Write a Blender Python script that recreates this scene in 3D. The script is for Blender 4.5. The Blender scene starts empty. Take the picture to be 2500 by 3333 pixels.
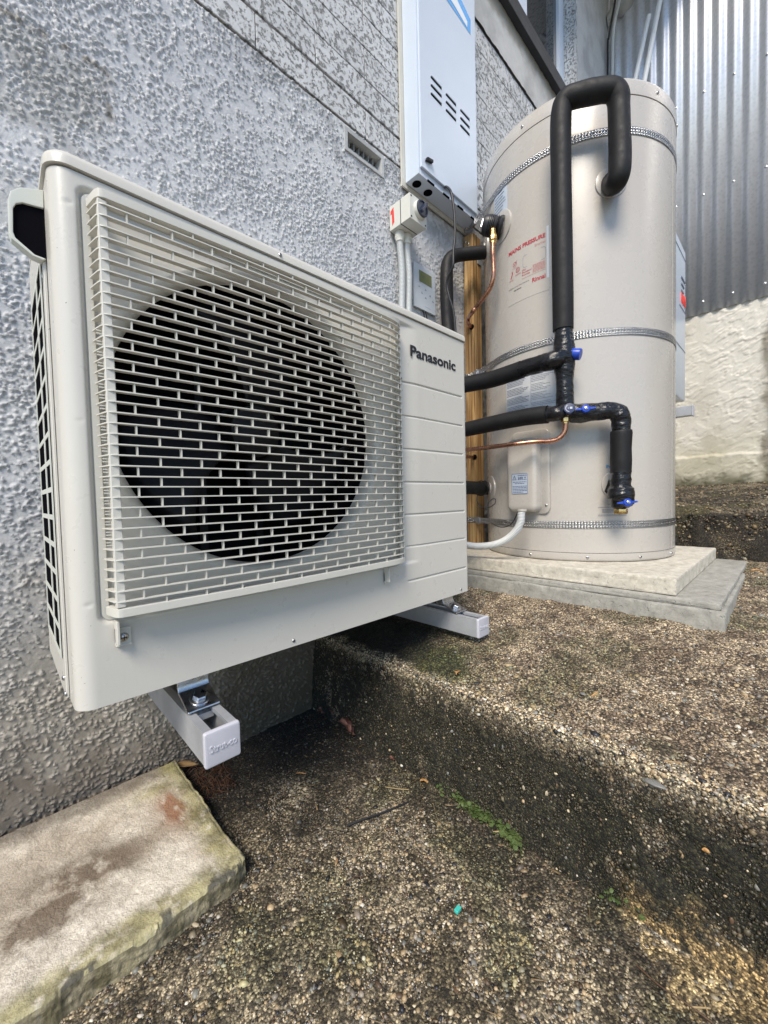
import bpy, bmesh, math, random
import numpy as np
from mathutils import Vector, Matrix

sc = bpy.context.scene
C = sc.collection
rad = math.radians
random.seed(7)
RNG = np.random.default_rng(11)

# ------------------------------------------------------------------ camera
cam_d = bpy.data.cameras.new('camera')
cam = bpy.data.objects.new('camera', cam_d)
C.objects.link(cam)
cam_d.sensor_fit = 'HORIZONTAL'
cam_d.sensor_width = 36.0
cam_d.lens = 36.0 * 1286.27 / 2500.0
cam_d.clip_start = 0.01
cam_d.clip_end = 500
r_, d_, f_ = Vector((0.71764689, -0.69599769, -0.0238779)), Vector((-0.04236515, -0.00940781, -0.9990579)), Vector((0.69511736, 0.71798238, -0.03623753))
cam.matrix_world = Matrix(((r_.x, -d_.x, -f_.x, -0.050916), (r_.y, -d_.y, -f_.y, -0.555932), (r_.z, -d_.z, -f_.z, 0.235687), (0, 0, 0, 1)))
sc.camera = cam

# ------------------------------------------------------------------ sky, sun, exposure
SUN_DIR = Vector((-0.58, -0.34, 0.74)).normalized()      # towards the sun
el = math.asin(SUN_DIR.z)
az = math.atan2(SUN_DIR.x, SUN_DIR.y)
world = bpy.data.worlds.new("World")
sc.world = world
world.use_nodes = True
wn = world.node_tree.nodes
bg = wn['Background']
sky = wn.new('ShaderNodeTexSky')
sky.sky_type = 'NISHITA'
sky.sun_disc = False
sky.sun_elevation = el
sky.sun_rotation = az
sky.air_density = 1.0
sky.dust_density = 0.15
sky.ozone_density = 2.2
world.node_tree.links.new(sky.outputs[0], bg.inputs[0])
bg.inputs[1].default_value = 0.103
sun_d = bpy.data.lights.new('sun', 'SUN')
sun_d.energy = 2.3
sun_d.angle = rad(24)
sun_d.color = (1.0, 0.90, 0.76)
sun = bpy.data.objects.new('sun', sun_d)
C.objects.link(sun)
sun.rotation_euler = SUN_DIR.to_track_quat('Z', 'Y').to_euler()
sc.view_settings.view_transform = 'Standard'
sc.view_settings.look = 'None'
sc.view_settings.gamma = 1
sc.view_settings.use_curve_mapping = False
sc.view_settings.exposure = 1.0
sc.render.engine = 'CYCLES'

# ------------------------------------------------------------------ materials
def hexc(r, g, b):
    f = lambda c: ((c / 255) / 12.92 if c / 255 <= 0.04045 else ((c / 255 + 0.055) / 1.055) ** 2.4)
    return (f(r), f(g), f(b))

class NT:
    def __init__(s, name):
        s.m = bpy.data.materials.new(name)
        s.m.use_nodes = True
        s.t = s.m.node_tree
        s.b = s.t.nodes['Principled BSDF']
        s.tc = None
    def n(s, typ, **kw):
        nd = s.t.nodes.new('ShaderNode' + typ)
        for k, v in kw.items():
            if k.startswith('i_'):
                key = k[2:]
                key = int(key) if key.isdigit() else key.replace('_', ' ')
                nd.inputs[key].default_value = v
            else:
                setattr(nd, k, v)
        return nd
    def l(s, a, b):
        s.t.links.new(a, b)
    def coord(s):
        if s.tc is None:
            s.tc = s.n('TexCoord').outputs['Object']
        return s.tc
    def noise(s, scale, detail=4, rough=0.6, vec=None, stretch=None):
        nd = s.n('TexNoise', i_Scale=scale, i_Detail=detail, i_Roughness=rough)
        v = vec or s.coord()
        if stretch:
            mp = s.n('Mapping')
            mp.inputs['Scale'].default_value = stretch
            s.l(v, mp.inputs[0]); v = mp.outputs[0]
        s.l(v, nd.inputs['Vector'])
        return nd.outputs['Fac']
    def ramp(s, fac, stops):
        r = s.n('ValToRGB')
        e = r.color_ramp.elements
        while len(e) < len(stops):
            e.new(0.5)
        for i, (p, c) in enumerate(stops):
            e[i].position = p
            e[i].color = (c, c, c, 1) if isinstance(c, (int, float)) else tuple(c) + (1,)
        s.l(fac, r.inputs[0])
        return r.outputs[0]
    def mix(s, fac, a, b, blend='MIX'):
        m = s.n('Mix', data_type='RGBA', blend_type=blend)
        for val, idx in ((fac, 0), (a, 6), (b, 7)):
            if isinstance(val, (int, float)):
                m.inputs[idx].default_value = val
            elif isinstance(val, tuple):
                m.inputs[idx].default_value = tuple(val) + (1,)
            else:
                s.l(val, m.inputs[idx])
        return m.outputs[2]
    def base(s, c):
        if isinstance(c, tuple):
            s.b.inputs['Base Color'].default_value = tuple(c) + (1,)
        else:
            s.l(c, s.b.inputs['Base Color'])
    def rough(s, r):
        if isinstance(r, (int, float)):
            s.b.inputs['Roughness'].default_value = r
        else:
            s.l(r, s.b.inputs['Roughness'])
    def metal(s, m):
        s.b.inputs['Metallic'].default_value = m
    def bump(s, h, dist, strength=1.0):
        b = s.n('Bump', i_Strength=strength, i_Distance=dist)
        s.l(h, b.inputs['Height'])
        if s.b.inputs['Normal'].is_linked:
            s.l(s.b.inputs['Normal'].links[0].from_socket, b.inputs['Normal'])
        s.l(b.outputs[0], s.b.inputs['Normal'])
    def attr(s, name):
        a = s.n('Attribute', attribute_name=name)
        return a

def painted(name, col, rough=0.4, var=0.06, speck=0.0, metal=0.0, bump=0.00012, bscale=260):
    k = NT(name)
    lo = tuple(c * (1 - var) for c in col); hi = tuple(min(1, c * (1 + var)) for c in col)
    c = k.mix(k.ramp(k.noise(7, 5), [(0.3, 0.0), (0.7, 1.0)]), lo, hi)
    if speck:
        sp = k.ramp(k.noise(260, 2, 0.5), [(0.765, 0.0), (0.775, speck)])
        c = k.mix(sp, c, tuple(x * 0.12 for x in col))
    k.base(c)
    k.rough(k.ramp(k.noise(30, 3), [(0.2, max(0.03, rough - 0.02)), (0.8, rough + 0.03)]))
    k.metal(metal)
    if bump:
        k.bump(k.noise(bscale, 2), bump)
    return k.m

def metalm(name, col, rough=0.3, scratch=40, var=0.25):
    k = NT(name)
    c = k.mix(k.ramp(k.noise(scratch, 6, 0.7), [(0.3, 0.0), (0.7, 1.0)]), tuple(x * (1 - var) for x in col), col)
    k.base(c); k.metal(1.0)
    k.rough(k.ramp(k.noise(scratch * 1.7, 5), [(0.25, max(0.04, rough - 0.12)), (0.75, rough + 0.15)]))
    k.bump(k.noise(scratch * 4, 3), 0.0002)
    return k.m

CREAM = (0.66, 0.625, 0.545)
M = {}
M['unit'] = painted('cream_enamel', (0.59, 0.57, 0.52), 0.28, 0.015, speck=0.8)
M['grille'] = painted('cream_plastic', (0.60, 0.585, 0.53), 0.36, 0.03)
M['guard'] = painted('pale_green_grey_plastic', (0.63, 0.645, 0.585), 0.35, 0.03)
M['dark'] = painted('black_void', (0.006, 0.006, 0.008), 0.7, 0.1)
M['fan'] = painted('dark_grey_plastic', (0.010, 0.010, 0.012), 0.42, 0.1)
M['coil'] = painted('dark_aluminium_fins', (0.010, 0.010, 0.013), 0.6, 0.2)
[n for n in M['fan'].node_tree.nodes if n.type == 'BSDF_PRINCIPLED'][0].inputs['Specular IOR Level'].default_value = 0.18
for q_ in ('dark', 'coil'): [n for n in M[q_].node_tree.nodes if n.type == 'BSDF_PRINCIPLED'][0].inputs['Specular IOR Level'].default_value = 0.0
M['ink'] = painted('black_ink', (0.012, 0.013, 0.02), 0.5, 0)
M['red'] = painted('red_ink', (0.42, 0.03, 0.05), 0.5, 0)
M['red_soft'] = painted('faded_red_ink', (0.52, 0.22, 0.21), 0.5, 0)
M['red_tape'] = painted('red_tape', (0.68, 0.05, 0.04), 0.4, 0.08)
M['blue_ink'] = painted('blue_ink', (0.03, 0.22, 0.45), 0.5, 0)
M['navy'] = painted('navy_ink', (0.05, 0.075, 0.15), 0.5, 0)
M['greyink'] = painted('grey_ink', (0.16, 0.19, 0.26), 0.5, 0)
M['zinc'] = metalm('zinc_plate', (0.62, 0.64, 0.68), 0.30, 60)
M['galv'] = painted('galvanised_steel', (0.50, 0.52, 0.55), 0.45, 0.28, metal=0.55, bump=0.0003, bscale=180)
M['screw'] = metalm('screw_steel', (0.62, 0.61, 0.60), 0.25, 200)
M['chrome'] = metalm('chrome', (0.50, 0.50, 0.52), 0.32, 80, 0.05)
k_s = NT('stainless_strap'); k_s.base((0.42, 0.415, 0.41)); k_s.metal(1.0); k_s.rough(0.2); M['strap'] = k_s.m
M['brass'] = metalm('brass', (0.72, 0.49, 0.20), 0.25, 120, 0.2)
M['copper'] = metalm('copper', (0.62, 0.31, 0.20), 0.28, 45, 0.45)
M['capplastic'] = painted('pale_grey_cap', (0.50, 0.50, 0.55), 0.5, 0.05)
M['white_steel'] = painted('white_powder_coat', (0.58, 0.65, 0.75), 0.30, 0.02)
M['pvc'] = painted('pale_grey_pvc', (0.62, 0.62, 0.57), 0.42, 0.04)
M['conduit'] = painted('grey_conduit', (0.62, 0.64, 0.64), 0.42, 0.05)
M['panel_plastic'] = painted('silver_white_plastic', (0.60, 0.63, 0.66), 0.36, 0.02)
M['lcd'] = painted('olive_lcd', (0.20, 0.215, 0.10), 0.15, 0.06)
M['knob'] = painted('slate_knob', (0.035, 0.045, 0.075), 0.35, 0.08)
M['blue'] = painted('blue_handle', (0.012, 0.055, 0.42), 0.32, 0.12)
M['navyplastic'] = painted('navy_plastic', (0.012, 0.022, 0.08), 0.3, 0.1)
M['cable'] = painted('black_cable', (0.016, 0.016, 0.018), 0.42, 0.1)
M['sill'] = painted('black_sill', (0.020, 0.021, 0.024), 0.55, 0.35, bump=0.0006, bscale=90)
M['frame'] = painted('pale_aluminium_frame', (0.62, 0.70, 0.82), 0.35, 0.02)
M['sticker'] = painted('white_sticker', (0.60, 0.64, 0.70), 0.35, 0.02)
M['sticker2'] = painted('pale_blue_sticker', (0.50, 0.57, 0.66), 0.4, 0.02)
M['warn'] = painted('blue_grey_sticker', (0.42, 0.48, 0.58), 0.4, 0.02)
M['clear'] = painted('clear_film', (0.47, 0.442, 0.405), 0.22, 0.01)
M['film_blue'] = painted('blue_film', (0.10, 0.38, 0.80), 0.25, 0.1)
M['glare_white'] = painted('painted_glare', (0.80, 0.84, 0.88), 0.25, 0.02)  # glare on the door film, painted as a white patch
M['cyan'] = painted('turquoise_plastic', (0.06, 0.50, 0.42), 0.35, 0.1)
M['pole'] = painted('white_pvc', (0.82, 0.83, 0.83), 0.4, 0.03)

def foam_mat():
    k = NT('black_foam')
    k.base(k.mix(k.ramp(k.noise(18, 5), [(0.35, 0.0), (0.7, 1.0)]), (0.006, 0.006, 0.007), (0.012, 0.012, 0.013)))
    k.rough(k.ramp(k.noise(60, 3), [(0.3, 0.50), (0.7, 0.68)]))
    k.bump(k.noise(420, 3), 0.0006, 0.8)
    k.b.inputs['Specular IOR Level'].default_value = 0.35
    return k.m
M['foam'] = foam_mat()

def tape_mat():
    k = NT('black_vinyl_tape')
    k.base((0.007, 0.007, 0.009))
    k.rough(k.ramp(k.noise(40, 3), [(0.3, 0.14), (0.7, 0.30)]))
    k.bump(k.noise(75, 4, 0.55, stretch=(0.7, 0.7, 1.6)), 0.006, 0.55)
    return k.m
M['tape'] = tape_mat()

def tank_mat():
    k = NT('tank_enamel')
    c = k.mix(k.ramp(k.noise(5, 4), [(0.35, 0.0), (0.7, 1.0)]), (0.455, 0.427, 0.39), (0.465, 0.437, 0.40))
    k.base(c); k.rough(k.ramp(k.noise(24, 3), [(0.3, 0.24), (0.7, 0.32)]))
    k.bump(k.noise(320, 2), 0.00025, 0.5)
    k.b.inputs['Coat Weight'].default_value = 0.35
    k.b.inputs['Coat Roughness'].default_value = 0.2
    return k.m
M['tank'] = tank_mat()

def wood_mat():
    k = NT('treated_pine')
    g = k.noise(26, 6, 0.65, stretch=(5.0, 5.0, 0.12))
    c = k.ramp(g, [(0.34, (0.10, 0.045, 0.014)), (0.45, (0.28, 0.15, 0.05)), (0.55, (0.43, 0.27, 0.11)), (0.66, (0.60, 0.43, 0.22))])
    d = k.ramp(k.noise(9, 5, 0.7, stretch=(1, 1, 0.35)), [(0.45, 0.0), (0.7, 0.65)])
    k.base(k.mix(d, c, (0.17, 0.10, 0.05)))
    k.rough(0.75)
    k.bump(g, 0.002, 0.6)
    return k.m
M['wood'] = wood_mat()

def stucco_mat():
    k = NT('painted_stucco')
    a = k.attr('col').outputs['Color']
    n = k.ramp(k.noise(60, 6, 0.7), [(0.25, 0.90), (0.75, 1.06)])
    k.base(k.mix(1.0, a, n, 'MULTIPLY'))
    k.rough(0.55)
    k.bump(k.noise(260, 4, 0.65), 0.0014, 0.6)
    return k.m
M['stucco'] = stucco_mat()

def block_mat():
    k = NT('pitted_concrete_block')
    oi = k.n('ObjectInfo').outputs['Random']
    vadd = k.n('VectorMath', operation='ADD')
    k.l(k.n('NewGeometry').outputs['Position'], vadd.inputs[0])
    k.l(oi, vadd.inputs[1])
    v = vadd.outputs[0]
    pit = k.noise(75, 6, 0.72, vec=v)
    pm = k.ramp(pit, [(0.41, 0.0), (0.48, 1.0)])
    big = k.ramp(k.noise(7, 5, 0.7, vec=v), [(0.35, 0.0), (0.65, 1.0)])
    c = k.mix(big, (0.52, 0.53, 0.54), (0.66, 0.67, 0.68))
    k.base(k.mix(pm, (0.23, 0.235, 0.235), c))
    k.rough(0.8)
    k.bump(pm, 0.004, 0.8)
    k.bump(k.noise(280, 3, 0.6, vec=v), 0.0015, 0.7)
    return k.m
M['block'] = block_mat()
M['mortar'] = painted('dark_joint_mortar', (0.23, 0.225, 0.215), 0.9, 0.25, bump=0.002, bscale=120)

def attr_mat(name, rough, bumps, mulscale=40, mul=(0.75, 1.2), spec=None, grit=None):
    k = NT(name)
    a = k.attr('col').outputs['Color']
    n = k.ramp(k.noise(mulscale, 6, 0.7), [(0.25, mul[0]), (0.75, mul[1])])
    c = k.mix(1.0, a, n, 'MULTIPLY')
    if grit:
        vo = k.n('TexVoronoi', i_Scale=grit); k.l(k.coord(), vo.inputs['Vector'])
        sep = k.n('SeparateColor'); k.l(vo.outputs['Color'], sep.inputs[0])
        g = k.ramp(sep.outputs[0], [(0.0, 0.18), (0.40, 0.55), (0.70, 1.3), (1.0, 3.0)])
        ed = k.ramp(vo.outputs['Distance'], [(0.25, 1.0), (0.62, 0.45)])
        c = k.mix(1.0, c, k.mix(1.0, g, ed, 'MULTIPLY'), 'MULTIPLY')
        k.bump(k.ramp(vo.outputs['Distance'], [(0.0, 1.0), (0.6, 0.0)]), 0.0016, 0.7)
    k.base(c)
    k.rough(rough)
    for sc_, di, st in bumps:
        k.bump(k.noise(sc_, 4, 0.65), di, st)
    if spec is not None:
        k.b.inputs['Specular IOR Level'].default_value = spec
    return k.m
M['ground'] = attr_mat('aggregate_matrix', 0.75, [(160, 0.004, 0.8), (420, 0.0015, 0.7)], 110, (0.6, 1.4), grit=340)
M['pebble'] = attr_mat('river_pebbles', 0.45, [(300, 0.0006, 0.5)], 160, (0.75, 1.2))
M['slab'] = attr_mat('worn_concrete', 0.82, [(60, 0.002, 0.5), (330, 0.0026, 0.9)], 210, (0.74, 1.2))

def pebble_one(name, col):
    k = NT(name)
    r = k.n('ObjectInfo').outputs['Random']
    k.base(k.mix(k.ramp(k.noise(130, 4), [(0.3, 0.0), (0.7, 1.0)]), tuple(c * 0.7 for c in col), tuple(min(1, c * 1.15) for c in col)))
    k.rough(0.42)
    return k.m
PEB = [pebble_one('pebble_' + n, c) for n, c in (('cream', (0.46, 0.39, 0.27)), ('tan', (0.31, 0.22, 0.12)), ('grey', (0.19, 0.19, 0.175)), ('charcoal', (0.035, 0.037, 0.042)), ('brown', (0.13, 0.08, 0.045)), ('white', (0.60, 0.57, 0.50)), ('black', (0.02, 0.021, 0.025)))]

def concrete_mat(name, a, b, stain, rough=0.85):
    k = NT(name)
    c = k.mix(k.ramp(k.noise(9, 7, 0.7), [(0.32, 0.0), (0.68, 1.0)]), a, b)
    k.base(k.mix(k.ramp(k.noise(4.5, 6, 0.75), [(0.52, 0.0), (0.72, 0.8)]), c, stain))
    k.rough(rough)
    c2 = k.ramp(k.noise(48, 7, 0.78), [(0.28, 0.62), (0.72, 1.28)])
    k.base(k.mix(1.0, k.b.inputs['Base Color'].links[0].from_socket, c2, 'MULTIPLY'))
    pores = k.ramp(k.noise(95, 3, 0.6), [(0.30, 0.0), (0.38, 1.0)])
    k.bump(pores, 0.002, 0.7)
    k.bump(k.noise(40, 6, 0.7), 0.003, 0.6)
    return k.m
M['paver'] = concrete_mat('pale_paver', (0.50, 0.465, 0.39), (0.66, 0.62, 0.535), (0.36, 0.31, 0.22))
M['plinth'] = concrete_mat('grey_cement', (0.28, 0.272, 0.24), (0.42, 0.41, 0.375), (0.19, 0.185, 0.155))

def corr_mat():
    k = NT('galvanised_corrugate')
    sp = k.n('TexVoronoi', i_Scale=55.0)
    k.l(k.coord(), sp.inputs['Vector'])
    c = k.mix(k.ramp(sp.outputs['Distance'], [(0.0, 0.0), (0.6, 1.0)]), (0.56, 0.57, 0.60), (0.66, 0.67, 0.70))
    k.base(c); k.metal(0.55)
    k.rough(k.ramp(k.noise(8, 4, stretch=(1, 1, 0.2)), [(0.3, 0.36), (0.7, 0.44)]))
    return k.m
M['corr'] = corr_mat()

def glass_mat():
    k = NT('dark_window_glass')
    k.base((0.03, 0.033, 0.038)); k.rough(0.05)
    k.b.inputs['Specular IOR Level'].default_value = 0.6
    return k.m
M['glass'] = glass_mat()

def leaf_mat(name, a, b, rough=0.6):
    k = NT(name)
    k.base(k.mix(k.ramp(k.noise(70, 4), [(0.3, 0.0), (0.7, 1.0)]), a, b))
    k.rough(rough)
    k.bump(k.noise(160, 3), 0.001)
    return k.m
M['leaf_tan'] = leaf_mat('dry_tan_leaf', (0.20, 0.115, 0.05), (0.38, 0.25, 0.12))
M['leaf_red'] = leaf_mat('dry_red_leaf', (0.11, 0.04, 0.028), (0.25, 0.12, 0.085))
M['leaf_orange'] = leaf_mat('orange_leaf', (0.42, 0.20, 0.06), (0.55, 0.33, 0.14))
M['straw'] = leaf_mat('straw', (0.24, 0.165, 0.07), (0.42, 0.31, 0.16))
M['litter'] = leaf_mat('brown_litter', (0.09, 0.055, 0.025), (0.26, 0.18, 0.085))
M['twig'] = leaf_mat('brown_twig', (0.05, 0.028, 0.015), (0.11, 0.06, 0.03))
M['fibre'] = leaf_mat('rusty_fibre', (0.045, 0.018, 0.009), (0.10, 0.042, 0.018))
M['weed'] = leaf_mat('weed_green', (0.045, 0.075, 0.02), (0.125, 0.17, 0.06), 0.4)

# ------------------------------------------------------------------ mesh helpers
class MB:
    def __init__(s):
        s.v = []; s.f = []; s.mi = []
    def add(s, vs, fs, mi=0):
        o = len(s.v)
        s.v.extend([tuple(x) for x in vs])
        for f in fs:
            s.f.append(tuple(i + o for i in f)); s.mi.append(mi)
    def box(s, x0, x1, y0, y1, z0, z1, mi=0):
        vs = [(x0, y0, z0), (x1, y0, z0), (x1, y1, z0), (x0, y1, z0), (x0, y0, z1), (x1, y0, z1), (x1, y1, z1), (x0, y1, z1)]
        s.add(vs, [(0, 3, 2, 1), (4, 5, 6, 7), (0, 1, 5, 4), (1, 2, 6, 5), (2, 3, 7, 6), (3, 0, 4, 7)], mi)
    def tube(s, pts, r, seg=12, caps=True, mi=0, smooth_n=0):
        P = [Vector(p) for p in pts]
        if smooth_n:
            P2, R2 = [], []
            rr = r if isinstance(r, (list, tuple)) else [r] * len(P)
            for i in range(len(P) - 1):
                p0 = P[i - 1] if i else P[0] * 2 - P[1]
                p3 = P[i + 2] if i + 2 < len(P) else P[-1] * 2 - P[-2]
                for j in range(smooth_n):
                    t = j / smooth_n
                    P2.append(0.5 * ((2 * P[i]) + (P[i + 1] - p0) * t + (2 * p0 - 5 * P[i] + 4 * P[i + 1] - p3) * t * t + (3 * P[i] - p0 - 3 * P[i + 1] + p3) * t ** 3))
                    R2.append(rr[i] * (1 - t) + rr[i + 1] * t)
            P2.append(P[-1]); R2.append(rr[-1])
            P, r = P2, R2
        n = len(P)
        rr = r if isinstance(r, (list, tuple)) else [r] * n
        T = [(P[min(i + 1, n - 1)] - P[max(i - 1, 0)]).normalized() for i in range(n)]
        up = Vector((0, 0, 1)) if abs(T[0].z) < 0.9 else Vector((1, 0, 0))
        N = (up - T[0] * up.dot(T[0])).normalized()
        vs, fs = [], []
        for i in range(n):
            N = (N - T[i] * N.dot(T[i])).normalized()
            B = T[i].cross(N)
            for k in range(seg):
                a = 2 * math.pi * k / seg
                vs.append(P[i] + (N * math.cos(a) + B * math.sin(a)) * rr[i])
        for i in range(n - 1):
            for k in range(seg):
                k2 = (k + 1) % seg
                fs.append((i * seg + k, i * seg + k2, (i + 1) * seg + k2, (i + 1) * seg + k))
        if caps:
            fs.append(tuple(range(seg))[::-1]); fs.append(tuple((n - 1) * seg + k for k in range(seg)))
        s.add(vs, fs, mi)
    def lathe(s, o, axis, prof, seg=20, mi=0, phase=0.0):
        # prof: list of (radius, height along axis)
        o = Vector(o); A = Vector(axis).normalized()
        up = Vector((0, 0, 1)) if abs(A.z) < 0.9 else Vector((1, 0, 0))
        N = (up - A * up.dot(A)).normalized(); B = A.cross(N)
        vs, fs = [], []
        for r, h in prof:
            for k in range(seg):
                a = 2 * math.pi * k / seg + phase
                vs.append(o + A * h + (N * math.cos(a) + B * math.sin(a)) * max(r, 1e-5))
        for i in range(len(prof) - 1):
            for k in range(seg):
                k2 = (k + 1) % seg
                fs.append((i * seg + k, i * seg + k2, (i + 1) * seg + k2, (i + 1) * seg + k))
        fs.append(tuple(range(seg))[::-1]); fs.append(tuple((len(prof) - 1) * seg + k for k in range(seg)))
        s.add(vs, fs, mi)
    def prism(s, poly, o, eu, ev, ew, w0, w1, mi=0):
        # polygon in (eu,ev), extruded from w0 to w1 along ew
        o, eu, ev, ew = Vector(o), Vector(eu), Vector(ev), Vector(ew)
        n = len(poly)
        vs = [o + eu * a + ev * b + ew * w0 for a, b in poly] + [o + eu * a + ev * b + ew * w1 for a, b in poly]
        fs = [tuple(range(n))[::-1], tuple(range(n, 2 * n))] + [(i, (i + 1) % n, n + (i + 1) % n, n + i) for i in range(n)]
        s.add(vs, fs, mi)
    def rslab(s, x0, x1, y0, y1, r, prof, seg=6, rs=None, mi=0):
        # rounded-rectangle plan lofted through prof = [(inset, z)...], r or per-corner rs (x0y0, x1y0, x1y1, x0y1)
        rs = rs or (r, r, r, r)
        rings = []
        for ins, z in prof:
            ring = []
            for (cx, cy, sx, sy, a0, rr) in ((x0, y0, 1, 1, 180, rs[0]), (x1, y0, -1, 1, 270, rs[1]), (x1, y1, -1, -1, 0, rs[2]), (x0, y1, 1, -1, 90, rs[3])):
                q = max(rr - ins, 0.0004)
                ox, oy = cx + sx * (ins + q), cy + sy * (ins + q)
                for k in range(seg + 1):
                    a = rad(a0 + 90 * k / seg)
                    ring.append((ox + q * math.cos(a), oy + q * math.sin(a), z))
            rings.append(ring)
        n = len(rings[0])
        vs = [v for ring in rings for v in ring]
        fs = []
        for i in range(len(rings) - 1):
            for k in range(n):
                k2 = (k + 1) % n
                fs.append((i * n + k, i * n + k2, (i + 1) * n + k2, (i + 1) * n + k))
        fs.append(tuple(range(n))[::-1]); fs.append(tuple((len(rings) - 1) * n + k for k in range(n)))
        s.add(vs, fs, mi)
    def xf(s, mat, start=0):
        for i in range(start, len(s.v)):
            s.v[i] = tuple(mat @ Vector(s.v[i]))
    def build(s, name, mats, parent=None, smooth=40, bevel=0.0, bseg=2):
        me = bpy.data.meshes.new(name)
        me.from_pydata(s.v, [], s.f)
        mats = mats if isinstance(mats, (list, tuple)) else [mats]
        for m in mats:
            me.materials.append(m)
        if len(mats) > 1:
            me.polygons.foreach_set('material_index', s.mi)
        bm = bmesh.new(); bm.from_mesh(me)
        bmesh.ops.recalc_face_normals(bm, faces=bm.faces)
        if bevel:
            es = [e for e in bm.edges if len(e.link_faces) == 2 and e.calc_face_angle(0) > rad(35)]
            bmesh.ops.bevel(bm, geom=es, offset=bevel, segments=bseg, profile=0.6, affect='EDGES', clamp_overlap=True)
        bm.to_mesh(me); bm.free()
        o = link(name, me, parent, smooth)
        if bevel and smooth and smooth > 30:
            o.modifiers.new('face_normals', 'WEIGHTED_NORMAL').keep_sharp = True
        return o

def link(name, me, parent=None, smooth=40):
    if smooth is not None and len(me.polygons):
        me.polygons.foreach_set('use_smooth', [True] * len(me.polygons))
        me.set_sharp_from_angle(angle=rad(smooth))
    me.update()
    o = bpy.data.objects.new(name, me)
    C.objects.link(o)
    if parent is not None:
        o.parent = parent
        o.matrix_parent_inverse = parent.matrix_world.inverted() if parent.type != 'EMPTY' else Matrix.Translation(-parent.location)
    return o

def thing(name, label, cat, loc=(0, 0, 0), group=None):
    o = bpy.data.objects.new(name, None)
    o.empty_display_size = 0.05
    C.objects.link(o)
    o.location = loc
    o['label'] = label; o['category'] = cat
    if group: o['group'] = group
    return o

def tag(o, label, cat, group=None):
    o['label'] = label; o['category'] = cat
    if group: o['group'] = group
    return o

def grid_mesh(name, P, mat, parent=None, cols=None, keep=None, smooth=None, flip=False):
    # P: (ny, nx, 3) array; cols: (ny, nx, 3); keep: (ny-1, nx-1) bool
    ny, nx = P.shape[:2]
    idx = np.arange(ny * nx).reshape(ny, nx)
    q = np.stack([idx[:-1, :-1], idx[:-1, 1:], idx[1:, 1:], idx[1:, :-1]], -1)
    if flip: q = q[..., ::-1]
    q = q[keep] if keep is not None else q.reshape(-1, 4)
    me = bpy.data.meshes.new(name)
    me.vertices.add(ny * nx); me.vertices.foreach_set('co', P.reshape(-1).astype(np.float32))
    me.loops.add(q.size); me.loops.foreach_set('vertex_index', q.reshape(-1).astype(np.int32))
    me.polygons.add(len(q)); me.polygons.foreach_set('loop_start', np.arange(0, q.size, 4, dtype=np.int32))
    me.materials.append(mat)
    me.update(calc_edges=True); me.validate()
    if cols is not None:
        a = me.attributes.new('col', 'FLOAT_COLOR', 'POINT')
        a.data.foreach_set('color', np.concatenate([cols.reshape(-1, 3), np.ones((ny * nx, 1))], 1).reshape(-1).astype(np.float32))
    me.polygons.foreach_set('use_smooth', [True] * len(me.polygons))
    return link(name, me, parent, smooth)

# value noise
def vnoise(x, y, seed=0):
    g = np.random.default_rng(seed).random((256, 256))
    xi, yi = np.floor(x).astype(int), np.floor(y).astype(int)
    fx, fy = x - xi, y - yi
    fx = fx * fx * (3 - 2 * fx); fy = fy * fy * (3 - 2 * fy)
    a, b = g[yi % 256, xi % 256], g[yi % 256, (xi + 1) % 256]
    c, d = g[(yi + 1) % 256, xi % 256], g[(yi + 1) % 256, (xi + 1) % 256]
    return (a * (1 - fx) + b * fx) * (1 - fy) + (c * (1 - fx) + d * fx) * fy
def fbm(x, y, oct=4, seed=0, gain=0.5):
    s, a, t = 0, 1, 0
    for i in range(oct):
        s = s + a * vnoise(x * 2 ** i + 17.3 * i, y * 2 ** i + 9.1 * i, seed + i); t += a; a *= gain
    return s / t
def sstep(a, b, x):
    t = np.clip((x - a) / (b - a), 0, 1)
    return t * t * (3 - 2 * t)
def lerp3(a, b, t):
    return np.asarray(a) * (1 - t[..., None]) + np.asarray(b) * t[..., None]

def stucco_h(x, z, s=1.0, seed=3):
    w = (fbm(x * 12, z * 12, 2, seed + 40) - 0.5) * 0.06
    n1 = fbm((x + w) * 78 * s, (z - w + 0.35 * x) * 125 * s, 3, seed, 0.6)
    n2 = fbm((x + w) * 170 * s + 3, (z + 0.3 * x) * 210 * s, 2, seed + 9)
    patch = sstep(0.32, 0.62, fbm(x * 7, z * 7, 3, seed + 20))
    h = sstep(0.50, 0.585, n1) * (0.55 + 0.45 * patch) + 0.45 * sstep(0.55, 0.66, n2) * patch
    return h + 0.9 * (fbm(x * 14, z * 14, 4, seed + 30) - 0.5)

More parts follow.
